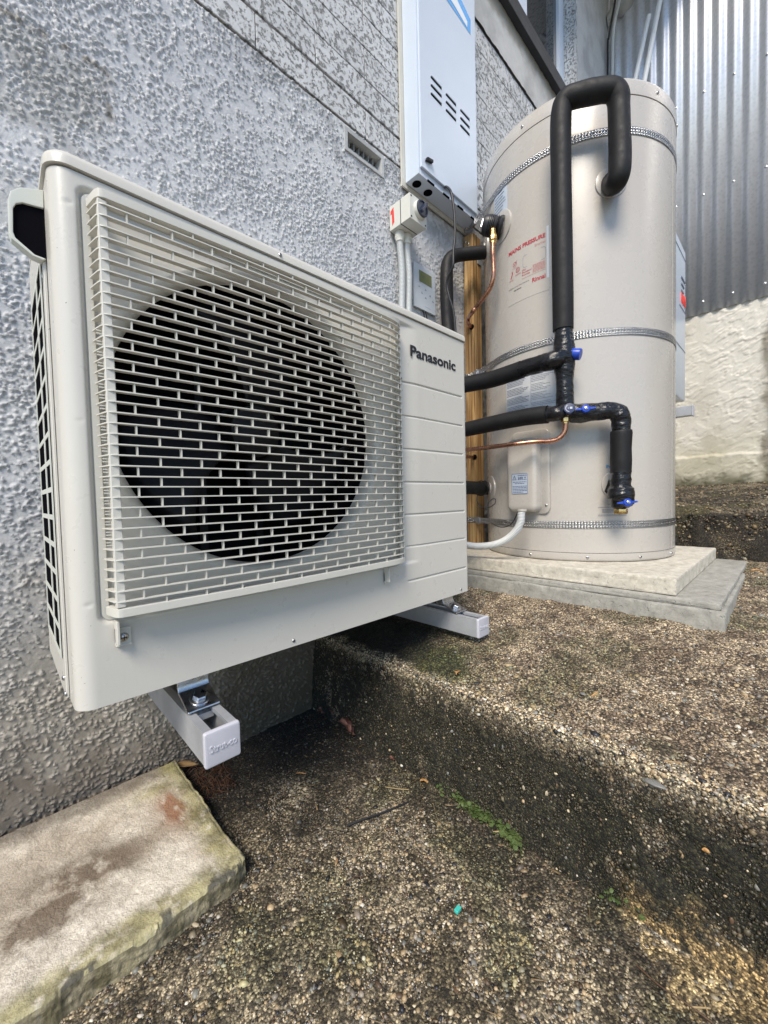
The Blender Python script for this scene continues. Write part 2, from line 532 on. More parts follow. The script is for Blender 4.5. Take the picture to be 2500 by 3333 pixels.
def fleck_h(X, Z, n, seed, smin=0.0014, smax=0.0058):
    # raised plaster flecks thrown on the wall, clustered, each an irregular low dome
    rs = np.random.default_rng(seed)
    H = np.zeros(X.shape)
    xs, zs = X[0], Z[:, 0]
    x0, x1, z0, z1 = xs[0], xs[-1], zs[0], zs[-1]
    dx = (x1 - x0) / (len(xs) - 1); dz = (z1 - z0) / (len(zs) - 1)
    cx = rs.uniform(x0, x1, n); cz_ = rs.uniform(z0, z1, n)
    dens = sstep(0.30, 0.62, fbm(cx * 8, cz_ * 8, 3, seed + 1))
    ok = rs.random(n) < 0.25 + 0.75 * dens
    cx, cz_ = cx[ok], cz_[ok]
    a = smin + (smax - smin) * rs.random(len(cx)) ** 2.2; b = a * rs.uniform(0.28, 0.7, len(cx)); th = rs.normal(-0.55, 0.6, len(cx)); hh = rs.uniform(0.55, 1.0, len(cx))
    nz = fbm(X * 330, Z * 330, 2, seed + 5)
    for i in range(len(cx)):
        r = a[i] * 1.25
        i0, i1 = max(0, int((cx[i] - r - x0) / dx)), min(len(xs), int((cx[i] + r - x0) / dx) + 2)
        j0, j1 = max(0, int((cz_[i] - r - z0) / dz)), min(len(zs), int((cz_[i] + r - z0) / dz) + 2)
        if i1 - i0 < 2 or j1 - j0 < 2: continue
        u = X[j0:j1, i0:i1] - cx[i]; v = Z[j0:j1, i0:i1] - cz_[i]
        c, s_ = math.cos(th[i]), math.sin(th[i])
        d = ((u * c + v * s_) / a[i]) ** 2 + ((-u * s_ + v * c) / b[i]) ** 2 + (nz[j0:j1, i0:i1] - 0.5) * 2.4
        H[j0:j1, i0:i1] = np.maximum(H[j0:j1, i0:i1], hh[i] * sstep(1.0, 0.5, d))
    return H

def text_mesh(s, size, bold=0.0, depth=0.0, align='LEFT', xscale=1.0):
    cu = bpy.data.curves.new('lettering', 'FONT')
    cu.body = s; cu.size = size; cu.offset = bold * size; cu.extrude = depth; cu.align_x = align
    cu.resolution_u = 3
    o = bpy.data.objects.new('lettering', cu)
    C.objects.link(o)
    dg = bpy.context.evaluated_depsgraph_get()
    me = bpy.data.meshes.new_from_object(o.evaluated_get(dg))
    bpy.data.objects.remove(o)
    vs = [(v.co.x * xscale, v.co.y, v.co.z) for v in me.vertices]
    fs = [tuple(p.vertices) for p in me.polygons]
    bpy.data.meshes.remove(me)
    return vs, fs

# ================================================================== THE SETTING
YW = 0.37          # face of the house wall
ZG = -0.35         # lower paving
XR, ZR = 0.566, -0.140   # top edge of the step
def z_terrace(x): return np.where(np.asarray(x) < 1.078, ZR + (x - XR) * 0.127, -0.075 + (x - 1.078) * 0.070)

# ---- pebble scatter -------------------------------------------------------
BP = [(0.56, 0.47, 0.32), (0.42, 0.31, 0.18), (0.20, 0.195, 0.17), (0.10, 0.065, 0.04), (0.022, 0.023, 0.028), (0.66, 0.60, 0.50), (0.28, 0.24, 0.19)]
def ico():
    bm = bmesh.new(); bmesh.ops.create_icosphere(bm, subdivisions=1, radius=1)
    v = np.array([x.co[:] for x in bm.verts]); f = np.array([[q.index for q in p.verts] for p in bm.faces]); bm.free()
    return v, f
IV, IF = ico()
def scatter_stuff(name, pos, nrm, size, cols, parent, label=None):
    n = len(pos)
    nrm = nrm / np.linalg.norm(nrm, axis=1, keepdims=True)
    a = np.cross(nrm, RNG.normal(size=(n, 3))); a /= np.linalg.norm(a, axis=1, keepdims=True)
    b = np.cross(nrm, a)
    sx = size * RNG.uniform(0.75, 1.35, n); sy = size * RNG.uniform(0.6, 1.0, n); sz = size * RNG.uniform(0.35, 0.7, n)
    jit = 1 + RNG.uniform(-0.22, 0.22, (n, len(IV)))
    V = (pos[:, None] + (IV[None, :, 0] * jit * sx[:, None])[..., None] * a[:, None] + (IV[None, :, 1] * jit * sy[:, None])[..., None] * b[:, None] + (IV[None, :, 2] * jit * sz[:, None])[..., None] * nrm[:, None])
    F = (IF[None] + (np.arange(n) * len(IV))[:, None, None]).reshape(-1, 3)
    me = bpy.data.meshes.new(name)
    me.vertices.add(n * len(IV)); me.vertices.foreach_set('co', V.reshape(-1).astype(np.float32))
    me.loops.add(F.size); me.loops.foreach_set('vertex_index', F.reshape(-1).astype(np.int32))
    me.polygons.add(len(F)); me.polygons.foreach_set('loop_start', np.arange(0, F.size, 3, dtype=np.int32))
    me.update(calc_edges=True)
    at = me.attributes.new('col', 'FLOAT_COLOR', 'POINT')
    cc = np.repeat(cols, len(IV), 0)
    at.data.foreach_set('color', np.concatenate([cc, np.ones((len(cc), 1))], 1).reshape(-1).astype(np.float32))
    me.materials.append(M['pebble'])
    o = link(name, me, parent, None)
    me.polygons.foreach_set('use_smooth', [True] * len(me.polygons))
    o['kind'] = 'stuff'
    return o
def peb_cols(n, weights, dark=None):
    c = np.array(BP)[RNG.choice(len(BP), n, p=np.array(weights) / sum(weights))] * RNG.uniform(0.65, 1.15, (n, 1))
    return c

# ---- dirt masks, in metres on the ground (real stains, moss and wear)
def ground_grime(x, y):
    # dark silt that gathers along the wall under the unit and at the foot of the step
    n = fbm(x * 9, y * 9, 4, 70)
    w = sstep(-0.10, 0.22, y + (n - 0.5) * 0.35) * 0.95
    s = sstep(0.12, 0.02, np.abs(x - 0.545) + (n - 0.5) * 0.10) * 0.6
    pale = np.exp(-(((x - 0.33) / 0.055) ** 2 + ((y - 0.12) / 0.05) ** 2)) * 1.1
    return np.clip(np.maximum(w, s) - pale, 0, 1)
def moss_ground(x, y):
    return sstep(0.52, 0.68, fbm(x * 13 + 4, y * 13, 4, 81)) * 0.45

def OCH(x, y):
    n1, n2 = fbm(x * 24, y * 24, 4, 91), fbm(x * 55, y * 55, 4, 98)
    e = x - (0.548 - 0.075 * sstep(-0.385, -0.47, y))
    return sstep(-0.012, 0.010, e + (n1 - 0.5) * 0.05) * sstep(-0.375, -0.41, y + (n1 - 0.5) * 0.06) * sstep(0.30, 0.46, n2)
# lower paving: fine sheet near the camera, wide sheet to the horizon
xs = np.linspace(-0.45, 0.60, 330); ys = np.linspace(-0.95, 0.40, 420)
X, Y = np.meshgrid(xs, ys)
h = (fbm(X * 60, Y * 60, 4, 5) - 0.5) * 0.006 + (fbm(X * 6, Y * 6, 3, 8) - 0.5) * 0.012
g = ground_grime(X, Y)
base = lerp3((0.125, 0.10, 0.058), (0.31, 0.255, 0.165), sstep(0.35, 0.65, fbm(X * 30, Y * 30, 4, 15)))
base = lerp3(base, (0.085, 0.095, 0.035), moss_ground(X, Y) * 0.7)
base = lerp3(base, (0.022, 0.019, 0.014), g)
# ochre mortar smear at the foot of the step
och = OCH(X, Y)
och_unused = 0 * sstep(0.085, 0.045, np.abs((X - 0.585) + (Y + 0.47) * 0.22) + (fbm(X * 22, Y * 22, 4, 91) - 0.5) * 0.06) * sstep(-0.36, -0.41, Y + (fbm(X * 18, Y * 18, 3, 95) - 0.5) * 0.08)
base = lerp3(base, lerp3((0.26, 0.19, 0.09), (0.47, 0.36, 0.19), sstep(0.3, 0.65, fbm(X * 55, Y * 55, 4, 97))), och )
base = lerp3(base, (0.62, 0.57, 0.48), np.exp(-(((X - 0.545) / 0.008) ** 2 + ((Y + 0.448) / 0.022) ** 2)) * 0.9)
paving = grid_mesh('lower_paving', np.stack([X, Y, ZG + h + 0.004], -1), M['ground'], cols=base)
paving['kind'] = 'structure'
gx = np.linspace(-80, 80, 41); GX, GY = np.meshgrid(gx, gx)
far = grid_mesh('ground', np.stack([GX, GY, np.full_like(GX, ZG - 0.008)], -1), M['ground'], cols=np.full(GX.shape + (3,), 0.16) * np.array([1.0, 0.95, 0.8]))
far['kind'] = 'structure'

# step riser + sloping terrace in one sheet
def riser_x(z): return 0.546 + (z - ZG) / (ZR - ZG) * 0.020
prof = []                                    # (x, z) across the step from foot to far end
for t in np.linspace(0, 1, 60): prof.append((riser_x(ZG - 0.02 + t * (ZR - ZG + 0.014)), ZG - 0.02 + t * (ZR - ZG + 0.014)))
for t in np.linspace(0.1, 1, 8): prof.append((XR + 0.008 * (1 - math.cos(t * math.pi / 2)), ZR - 0.006 + 0.006 * math.sin(t * math.pi / 2)))
for x in np.concatenate([np.linspace(XR + 0.012, 1.1, 170), np.linspace(1.11, 1.86, 100)]): prof.append((x, float(z_terrace(x))))
prof = np.array(prof)
ys2 = np.concatenate([np.linspace(-8, -1.62, 30), np.linspace(-1.6, -0.62, 90), np.linspace(-0.617, 0.372, 330)])
PX, PYY = np.meshgrid(prof[:, 0], ys2); PZ, _ = np.meshgrid(prof[:, 1], ys2)
tang = np.gradient(prof, axis=0); tang /= np.linalg.norm(tang, axis=1, keepdims=True)
nx_, nz_ = -tang[:, 1], tang[:, 0]
S = np.concatenate([[0], np.cumsum(np.linalg.norm(np.diff(prof, axis=0), axis=1))])
SS, _ = np.meshgrid(S, ys2)
hh = (fbm(SS * 55, PYY * 55, 4, 25) - 0.5) * 0.008 + (fbm(SS * 12, PYY * 12, 3, 28) - 0.5) * 0.012
edge_n = fbm(SS * 30, PYY * 30, 4, 33)
def terrace_masks(x, y, z):
    n = fbm(x * 11 + z * 9, y * 11, 4, 44); n2 = fbm(x * 28 + z * 20, y * 28, 4, 47)
    ris = sstep(XR + 0.002, XR - 0.006, x)                         # on the riser
    worn = sstep(0.038, 0.006, np.abs(x - XR - 0.004) + np.abs(z - ZR) * 1.3 + (n2 - 0.5) * 0.045)
    grime = ris * (0.93 - 0.55 * sstep(0.50, 0.72, n2) * sstep(0.45, 0.6, n))
    nearw = sstep(-0.03, 0.14, y + (n - 0.5) * 0.22) * sstep(0.95, 0.72, x + (n - 0.5) * 0.15)   # damp dirt plus the unit's shadow painted into the colour, by the wall
    moss = sstep(0.75, 0.60, x + (n - 0.5) * 0.15) * sstep(-0.22, 0.02, y) * (1 - ris) * 0.9 + ris * sstep(0.52, 0.62, n) * 0.35 + (1 - ris) * sstep(0.5, 0.66, fbm(x * 7, y * 7, 4, 52)) * 0.45
    return ris, worn, grime, np.clip(nearw, 0, 1), np.clip(moss, 0, 1)
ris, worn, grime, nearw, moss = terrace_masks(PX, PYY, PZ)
tb = lerp3((0.19, 0.14, 0.09), (0.42, 0.33, 0.22), sstep(0.35, 0.65, fbm(PX * 34, PYY * 34, 4, 55)))
tb = lerp3(tb, (0.045, 0.050, 0.016), moss * 0.95)
tb = lerp3(tb, (0.017, 0.0175, 0.007), np.clip(grime * 1.15, 0, 1) * 0.95)
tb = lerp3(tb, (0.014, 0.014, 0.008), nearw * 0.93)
tb = lerp3(tb, (0.56, 0.48, 0.33), worn * 0.95)
def och_riser(y, z): return sstep(-0.385, -0.43, y + (fbm(y * 26, z * 26, 4, 191) - 0.5) * 0.10) * sstep(-0.285, -0.325, z + (fbm(y * 34 + 5, z * 34, 4, 193) - 0.5) * 0.07) * sstep(0.3, 0.45, fbm(y * 60, z * 60, 4, 195))
ocr = och_riser(PYY, PZ) * ris
tb = lerp3(tb, (0.36, 0.25, 0.115), ocr)
TP = np.stack([PX + nx_ * (hh - worn * 0.004), PYY, PZ + nz_ * (hh - worn * 0.004)], -1)
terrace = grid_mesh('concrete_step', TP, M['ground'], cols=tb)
terrace['kind'] = 'structure'

# second riser and upper path
prof2 = [(1.845 + 0.012 * t, -0.03 + t * 0.172) for t in np.linspace(-0.1, 1, 40)]
prof2 += [(1.862 + 0.01 * math.sin(t), 0.150 - 0.008 + 0.008 * t / 1.5) for t in (0.5, 1.0, 1.5)]
prof2 += [(x, 0.150 + (x - 1.87) * 0.10) for x in np.linspace(1.88, 3.12, 110)]
prof2 = np.array(prof2)
ys3 = np.concatenate([np.linspace(-8, -1.92, 30), np.linspace(-1.9, 0.372, 260)])
X2, Y2 = np.meshgrid(prof2[:, 0], ys3); Z2, _ = np.meshgrid(prof2[:, 1], ys3)
n2 = fbm(X2 * 10 + Z2 * 12, Y2 * 10, 5, 61)
h2 = (fbm(X2 * 26 + Z2 * 20, Y2 * 26, 4, 65) - 0.5) * 0.022 + (fbm(X2 * 4, Y2 * 4, 3, 66) - 0.5) * 0.03
c2 = lerp3((0.055, 0.042, 0.024), (0.20, 0.16, 0.10), sstep(0.42, 0.68, n2))
c2 = lerp3(c2, (0.085, 0.075, 0.022), sstep(0.5, 0.65, fbm(X2 * 8 + 3, Y2 * 8 + Z2 * 8, 4, 68)) * 0.7)
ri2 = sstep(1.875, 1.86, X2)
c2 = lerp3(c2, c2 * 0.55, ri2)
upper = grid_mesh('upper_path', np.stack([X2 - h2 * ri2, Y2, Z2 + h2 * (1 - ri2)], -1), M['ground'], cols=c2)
upper['kind'] = 'structure'

# pebbles set in the surfaces
W_G = [3, 3, 2.2, 2, 1.6, 0.7, 2.5]
def gh(x, y): return (fbm(x * 6, y * 6, 3, 8) - 0.5) * 0.012
n = 60000
px = RNG.uniform(-0.2, 0.555, n); py = RNG.uniform(-0.62, 0.36, n)
sz = 0.0008 + RNG.gamma(1.2, 0.00066, n)
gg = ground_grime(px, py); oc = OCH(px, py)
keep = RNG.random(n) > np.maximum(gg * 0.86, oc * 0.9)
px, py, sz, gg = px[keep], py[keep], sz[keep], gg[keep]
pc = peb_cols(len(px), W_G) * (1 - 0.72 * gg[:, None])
mo = moss_ground(px, py); pc = pc * (1 - 0.35 * mo[:, None]) * np.stack([1 - 0.10 * mo, 1 + 0.08 * mo, 1 - 0.35 * mo], 1)
zz = ZG + 0.004 + gh(px, py) - sz * 0.12
scatter_stuff('aggregate', np.stack([px, py, zz], 1), np.tile([0., 0, 1], (len(px), 1)) + RNG.normal(0, .15, (len(px), 3)), sz, pc, paving)

n = 26000                                    # riser
ty = RNG.uniform(-1.1, 0.36, n); tz = RNG.uniform(ZG, ZR, n); tx = riser_x(tz)
sz = 0.0008 + RNG.gamma(1.2, 0.0006, n)
r2, w2, g2, nw2, m2 = terrace_masks(tx, ty, tz)
coat = np.clip(g2 * RNG.uniform(0.85, 1.3, n), 0, 1) * (RNG.random(n) > 0.035)
keep_r = RNG.random(n) > och_riser(ty, tz) * 0.9
cc = peb_cols(n, W_G); cc = cc * (1 - 0.95 * coat[:, None]) + np.array([0.024, 0.022, 0.010]) * coat[:, None] * 0.8
hs = (fbm((tz - ZG + 0.02) * 12, ty * 12, 3, 28) - 0.5) * 0.012
pos_ = np.stack([tx - hs * 0.9 - sz * 0.05, ty, tz], 1)[keep_r]
scatter_stuff('aggregate', pos_, np.tile([-1., 0, 0.1], (len(pos_), 1)) + RNG.normal(0, .15, (len(pos_), 3)), sz[keep_r], cc[keep_r], terrace)
n = 62000                                    # terrace
tx = XR + 0.003 + RNG.random(n) ** 1.35 * 1.27; ty = RNG.uniform(-1.0, 0.36, n)
sz = 0.0009 + RNG.gamma(1.2, 0.0007, n)
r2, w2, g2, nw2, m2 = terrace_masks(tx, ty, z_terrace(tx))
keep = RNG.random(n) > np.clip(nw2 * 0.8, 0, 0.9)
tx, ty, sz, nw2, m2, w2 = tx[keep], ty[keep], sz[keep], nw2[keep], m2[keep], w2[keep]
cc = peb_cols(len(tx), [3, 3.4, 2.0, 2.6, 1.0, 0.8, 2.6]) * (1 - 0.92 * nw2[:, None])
cc = cc * (1 + 0.35 * w2[:, None]); m2 = m2 * (1 - w2)
cc = cc * (1 - 0.72 * m2[:, None]) * np.stack([1 - 0.1 * m2, 1 + 0.1 * m2, 1 - 0.4 * m2], 1)
s_at = np.interp(tx, prof[:, 0][60:], S[60:])
hs = (fbm(s_at * 12, ty * 12, 3, 28) - 0.5) * 0.012
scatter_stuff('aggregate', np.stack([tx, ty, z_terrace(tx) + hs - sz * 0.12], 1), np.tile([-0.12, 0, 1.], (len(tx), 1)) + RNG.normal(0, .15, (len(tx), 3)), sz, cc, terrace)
n = 9000                                     # upper path
tx = np.where(RNG.random(n) < 0.35, 1.852, 1.87 + RNG.random(n) * 1.2); ty = RNG.uniform(-1.4, 0.36, n)
on_r = tx < 1.86
tz = np.where(on_r, RNG.uniform(-0.025, 0.145, n), 0.152 + (tx - 1.87) * 0.10)
sz = 0.0020 + RNG.gamma(1.5, 0.0013, n)
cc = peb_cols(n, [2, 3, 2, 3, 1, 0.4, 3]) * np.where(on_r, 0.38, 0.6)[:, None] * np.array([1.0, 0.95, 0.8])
nn = np.where(on_r[:, None], np.array([[-1., 0, 0.1]]), np.array([[-0.1, 0, 1.]]))
hx = np.where(on_r, -(fbm(tx * 4, ty * 4, 3, 66) - 0.5) * 0.03, 0); hz = np.where(on_r, 0, (fbm(tx * 4, ty * 4, 3, 66) - 0.5) * 0.03)
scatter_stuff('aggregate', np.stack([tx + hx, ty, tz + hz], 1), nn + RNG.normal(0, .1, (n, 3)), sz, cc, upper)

# the largest stones, one object each
pme = []
for k in range(5):
    rs = np.random.default_rng(50 + k)
    bm = bmesh.new(); bmesh.ops.create_uvsphere(bm, u_segments=7, v_segments=4, radius=1)
    for v in bm.verts: v.co *= rs.uniform(0.8, 1.15)
    row = []
    for m in PEB:
        me = bpy.data.meshes.new('pebble'); bm.to_mesh(me); me.materials.append(m)
        me.polygons.foreach_set('use_smooth', [True] * len(me.polygons)); row.append(me)
    bm.free(); pme.append(row)
def pebble(x, y, z, s, parent, c, lean=(0, 0)):
    o = bpy.data.objects.new('pebble', pme[random.randrange(5)][c]); C.objects.link(o); o.parent = parent
    o.location = (x, y, z); o.rotation_euler = (lean[0], lean[1], random.uniform(0, 6.28))
    o.scale = (s * random.uniform(0.9, 1.4), s * random.uniform(0.65, 1.0), s * random.uniform(0.4, 0.6))
cnt = 0
while cnt < 190:
    x, y = random.uniform(0.02, 0.54), random.uniform(-0.60, 0.05)
    if ground_grime(np.array([x]), np.array([y]))[0] > 0.55 or OCH(np.array([x]), np.array([y]))[0] > 0.4: continue
    pebble(x, y, ZG + 0.0030 + float(gh(np.array([x]), np.array([y]))[0]), 0.0024 + 0.0032 * random.random() ** 2, paving, random.choices(range(7), [2, 2, 2, 3, 1.2, .5, 3.2])[0]); cnt += 1
for k in range(70):
    x, y = random.uniform(0.57, 0.95), random.uniform(-0.75, 0.0)
    s_ = float(np.interp(x, prof[:, 0][60:], S[60:]))
    pebble(x, y, z_terrace(x) + float((fbm(np.array([s_ * 12]), np.array([y * 12]), 3, 28)[0] - 0.5) * 0.012), 0.0024 + 0.0030 * random.random() ** 2, terrace, random.choices(range(7), [3, 3, 3, .6, 1.5, 1, .5])[0])
for k in range(26):
    z, y = random.uniform(ZG + 0.02, ZR - 0.01), random.uniform(-0.65, 0.1)
    pebble(float(riser_x(z)) - 0.001, y, z, 0.0026 + 0.0026 * random.random() ** 2, terrace, random.choices(range(7), [3, 2, 3, .4, 1, 1.2, .3])[0], lean=(0, 1.5))

# ================================================================== HOUSE WALL
house = thing('house_wall', 'grey white house wall, rough stucco below split block courses, carrying the heat pump', 'wall', (1.2, YW, 0))
ZB = 1.338       # lowest block joint
def stucco_piece(name, x0, x1, z0, z1, res, seed, parent):
    nx, nz = int((x1 - x0) / res), int((z1 - z0) / res)
    X, Z = np.meshgrid(np.linspace(x0, x1, nx), np.linspace(z0, z1, nz))
    fl = fleck_h(X, Z, int(38000 * (x1 - x0) * (z1 - z0)), 900 + seed)
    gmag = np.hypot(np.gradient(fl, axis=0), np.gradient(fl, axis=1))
    h = fl * 0.95 + 0.5 * (fbm(X * 14, Z * 14, 4, 33) - 0.5) + 0.45 * (fbm(X * 75, Z * 75, 3, 37, 0.7) - 0.5)
    low = sstep(-0.02, -0.30, Z + (fbm(X * 14, Z * 14, 4, 101) - 0.5) * 0.25)
    base = lerp3((0.52, 0.53, 0.55), (0.58, 0.59, 0.605), sstep(0.3, 0.7, fbm(X * 5, Z * 5, 4, 103)))
    
    base = lerp3(base, base * np.array([0.62, 0.62, 0.61]), np.clip(gmag * 1.6, 0, 1) * 0.20)      # shadow sides of the flecks, painted dark round their edges
    # grime below the level of the unit, tan and brown towards the ground
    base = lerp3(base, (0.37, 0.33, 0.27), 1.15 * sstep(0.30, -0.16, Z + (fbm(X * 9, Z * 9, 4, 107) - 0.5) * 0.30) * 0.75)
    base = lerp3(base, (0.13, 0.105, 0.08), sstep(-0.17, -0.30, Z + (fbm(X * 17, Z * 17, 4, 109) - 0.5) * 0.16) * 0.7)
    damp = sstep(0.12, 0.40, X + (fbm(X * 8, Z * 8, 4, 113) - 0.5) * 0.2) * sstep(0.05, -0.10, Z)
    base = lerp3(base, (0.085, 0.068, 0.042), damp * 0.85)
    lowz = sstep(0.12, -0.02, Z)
    base = base * (1 - lowz * (0.24 - 0.42 * fl))[..., None]        # relief shading put into the colour near the ground: hollows dark, flecks lighter
    # old patched area and rust streak at the upper left
    pa = sstep(0.02, -0.05, X - 0.13 + (fbm(X * 30, Z * 30, 3, 117) - 0.5) * 0.05) * sstep(0.02, -0.03, (Z - 1.06) + (X - 0.13) * 0.05 + (fbm(X * 20, Z * 20, 3, 119) - 0.5) * 0.03) * sstep(0.5, 0.9, Z)
    base = lerp3(base, base * np.array([0.66, 0.65, 0.61]), pa * 0.75 * sstep(0.25, 0.65, fbm(X * 22, Z * 22, 4, 118)))
    rim = np.exp(-((X - 0.132) / 0.008) ** 2) * sstep(0.965, 0.985, Z) * sstep(1.075, 1.05, Z) + np.exp(-((Z - 1.066 - 0.02 * (fbm(X * 25, Z * 2, 3, 121) - 0.5)) / 0.007) ** 2) * sstep(0.14, 0.12, X)
    base = lerp3(base, (0.16, 0.14, 0.11), np.clip(rim, 0, 1) * sstep(0.35, 0.6, fbm(X * 60, Z * 60, 3, 123)) * 0.8)
    weath = sstep(1.10, 1.33, Z + (fbm(X * 9, Z * 9, 4, 127) - 0.5) * 0.25) * sstep(0.25, 0.55, X)
    base = lerp3(base, base * 0.66, weath * sstep(0.40, 0.62, fbm(X * 45, Z * 45, 4, 129)))
    amp = 0.0040
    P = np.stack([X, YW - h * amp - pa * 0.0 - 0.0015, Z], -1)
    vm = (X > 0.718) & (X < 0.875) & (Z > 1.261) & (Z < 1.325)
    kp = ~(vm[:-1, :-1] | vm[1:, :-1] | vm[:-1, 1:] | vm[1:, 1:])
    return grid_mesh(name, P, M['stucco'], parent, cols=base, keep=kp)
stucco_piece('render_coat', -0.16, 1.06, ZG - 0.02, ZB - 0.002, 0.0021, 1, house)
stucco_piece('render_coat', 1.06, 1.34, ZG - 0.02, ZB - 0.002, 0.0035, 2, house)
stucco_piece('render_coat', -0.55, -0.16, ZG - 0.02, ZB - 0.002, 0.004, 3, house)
X, Z = np.meshgrid(np.linspace(1.34, 3.12, 220), np.linspace(-0.2, ZB - 0.002, 190))
grid_mesh('render_coat', np.stack([X, YW - stucco_h(X, Z) * 0.006 - 0.0015, Z], -1), M['stucco'], house, cols=np.full(X.shape + (3,), 0.5))
X, Z = np.meshgrid(np.linspace(-3.0, -0.55, 200), np.linspace(ZG - 0.02, ZB - 0.002, 160))
grid_mesh('render_coat', np.stack([X, YW - stucco_h(X, Z) * 0.006 - 0.0015, Z], -1), M['stucco'], house, cols=np.full(X.shape + (3,), 0.5))
# masonry body behind everything
b = MB(); b.box(-3.0, 0.718, YW + 0.0015, YW + 0.25, -0.5, 1.335); b.box(0.718, 0.875, YW + 0.0015, YW + 0.25, -0.5, 1.261); b.box(0.718, 0.875, YW + 0.032, YW + 0.25, 1.2615, 1.335); b.box(0.8755, 1.60, YW + 0.0015, YW + 0.25, -0.5, 1.335); b.box(-3.0, 1.60, YW + 0.0015, YW + 0.25, 1.3352, 4.4); b.box(1.60, 2.52, YW + 0.0015, YW + 0.25, -0.5, 2.395); b.box(2.52, 3.25, YW + 0.0015, YW + 0.25, -0.5, 4.4)
b.build('masonry_core', M['mortar'], house)
# split-face block courses
cz = [1.338, 1.429, 1.519, 1.613, 1.709, 1.802, 1.897, 1.990, 2.085, 2.180]
def block_mesh(w, hgt, seed):
    rs = np.random.default_rng(seed)
    nx, nz = 9, 3
    X, Z = np.meshgrid(np.linspace(0, w, nx), np.linspace(0, hgt, nz))
    d = rs.uniform(-0.0025, 0.0025, X.shape)
    P = np.stack([X, -0.0040 + d * 0.3, Z], -1)
    b = MB()
    vs = [tuple(p) for p in P.reshape(-1, 3)]
    fs = [(j * nx + i, j * nx + i + 1, (j + 1) * nx + i + 1, (j + 1) * nx + i) for j in range(nz - 1) for i in range(nx - 1)]
    ring = [i for i in range(nx)] + [j * nx + nx - 1 for j in range(1, nz)] + [(nz - 1) * nx + i for i in range(nx - 2, -1, -1)] + [j * nx for j in range(nz - 2, 0, -1)]
    o = len(vs)
    for i in ring:
        x, y, z = vs[i]
        vs.append((x + (0.002 if x < w / 2 else -0.002) * 0, 0.012, z))
    for k in range(len(ring)):
        k2 = (k + 1) % len(ring)
        fs.append((ring[k], o + k, o + k2, ring[k2]))
    b.add(vs, fs)
    return b
full = {}
def block(x0, x1, z0, z1):
    key = (round(x1 - x0, 3), round(z1 - z0, 3), random.randrange(4))
    if key not in full:
        ob = block_mesh(x1 - x0, z1 - z0, hash(key) % 1000).build('block', M['block'], house, smooth=25, bevel=0.0010, bseg=1)
        full[key] = ob.data
    else:
        ob = bpy.data.objects.new('block', full[key]); C.objects.link(ob); ob.parent = house
    ob.matrix_parent_inverse = Matrix.Translation(-house.location)
    ob.location = (x0, YW, z0)
for c in range(9):
    z0, z1 = cz[c] + (0.0040 if c in (0, 1) else 0.0016), cz[c + 1] - (0.0040 if c == 0 else 0.0016)
    off = 0.084 if c % 2 == 0 else 0.262
    k = -6
    while True:
        x0 = off + 0.3605 * k; x1 = x0 + 0.3605
        k += 1
        if x1 < -1.0: continue
        if x0 > 3.05: break
        block(max(x0, -1.1) + 0.0013, min(x1, 3.12) - 0.0013, z0, z1)
# rendered band under the window sill and beside the window
def plain_render(name, x0, x1, z0, z1, y, parent, col=(0.52, 0.52, 0.51), res=0.012):
    nx, nz = max(3, int((x1 - x0) / res)), max(3, int((z1 - z0) / res))
    X, Z = np.meshgrid(np.linspace(x0, x1, nx), np.linspace(z0, z1, nz))
    c = lerp3(np.array(col) * 0.75, np.array(col), sstep(0.3, 0.62, fbm(X * 9, Z * 9, 5, 141)))
    c = lerp3(c, (0.20, 0.18, 0.13), sstep(0.10, 0.02, (2.40 - Z) + (fbm(X * 20, Z * 20, 4, 143) - 0.5) * 0.10) * 0.8 * (z1 < 2.45))
    return grid_mesh(name, np.stack([X, y - (fbm(X * 60, Z * 60, 4, 145) - 0.5) * 0.005, Z], -1), M['stucco'], parent, cols=c)
plain_render('render_band', -1.1, 3.12, 2.183, 2.402, YW - 0.012, house)
plain_render('render_band', 2.50, 3.12, 2.402, 4.2, YW - 0.012, house, (0.58, 0.58, 0.58))
b = MB(); b.box(2.500, 2.515, YW - 0.0165, YW + 0.10, 2.402, 4.2)
o = b.build('window_reveal', M['block'], house)
# window: sill, frame, mullion, pane
b = MB(); b.prism([(YW - 0.042, 2.400), (YW - 0.042, 2.445), (YW + 0.09, 2.49), (YW + 0.09, 2.400)], (0, 0, 0), (0, 1, 0), (0, 0, 1), (1, 0, 0), -1.0, 2.56)
sill = b.build('window_sill', M['sill'], house, bevel=0.004)
b = MB(); b.box(-1.0, 2.56, YW - 0.020, YW + 0.085, 2.497, 2.53)
b.build('sill_trim', M['sill'], house, bevel=0.003)
b = MB(); b.box(2.430, 2.4985, YW + 0.055, YW + 0.10, 2.531, 4.2); b.box(1.925, 2.020, YW + 0.055, YW + 0.10, 2.531, 4.2); b.box(2.021, 2.429, YW + 0.060, YW + 0.10, 2.531, 2.55)
b.build('window_frame', M['frame'], house, bevel=0.002)
b = MB(); b.box(2.021, 2.429, YW + 0.072, YW + 0.080, 2.551, 4.2)
b.build('window_pane', M['glass'], house)
b = MB(); b.box(0.6, 1.924, YW + 0.072, YW + 0.080, 2.531, 4.2)
b.build('window_pane', M['glass'], house)
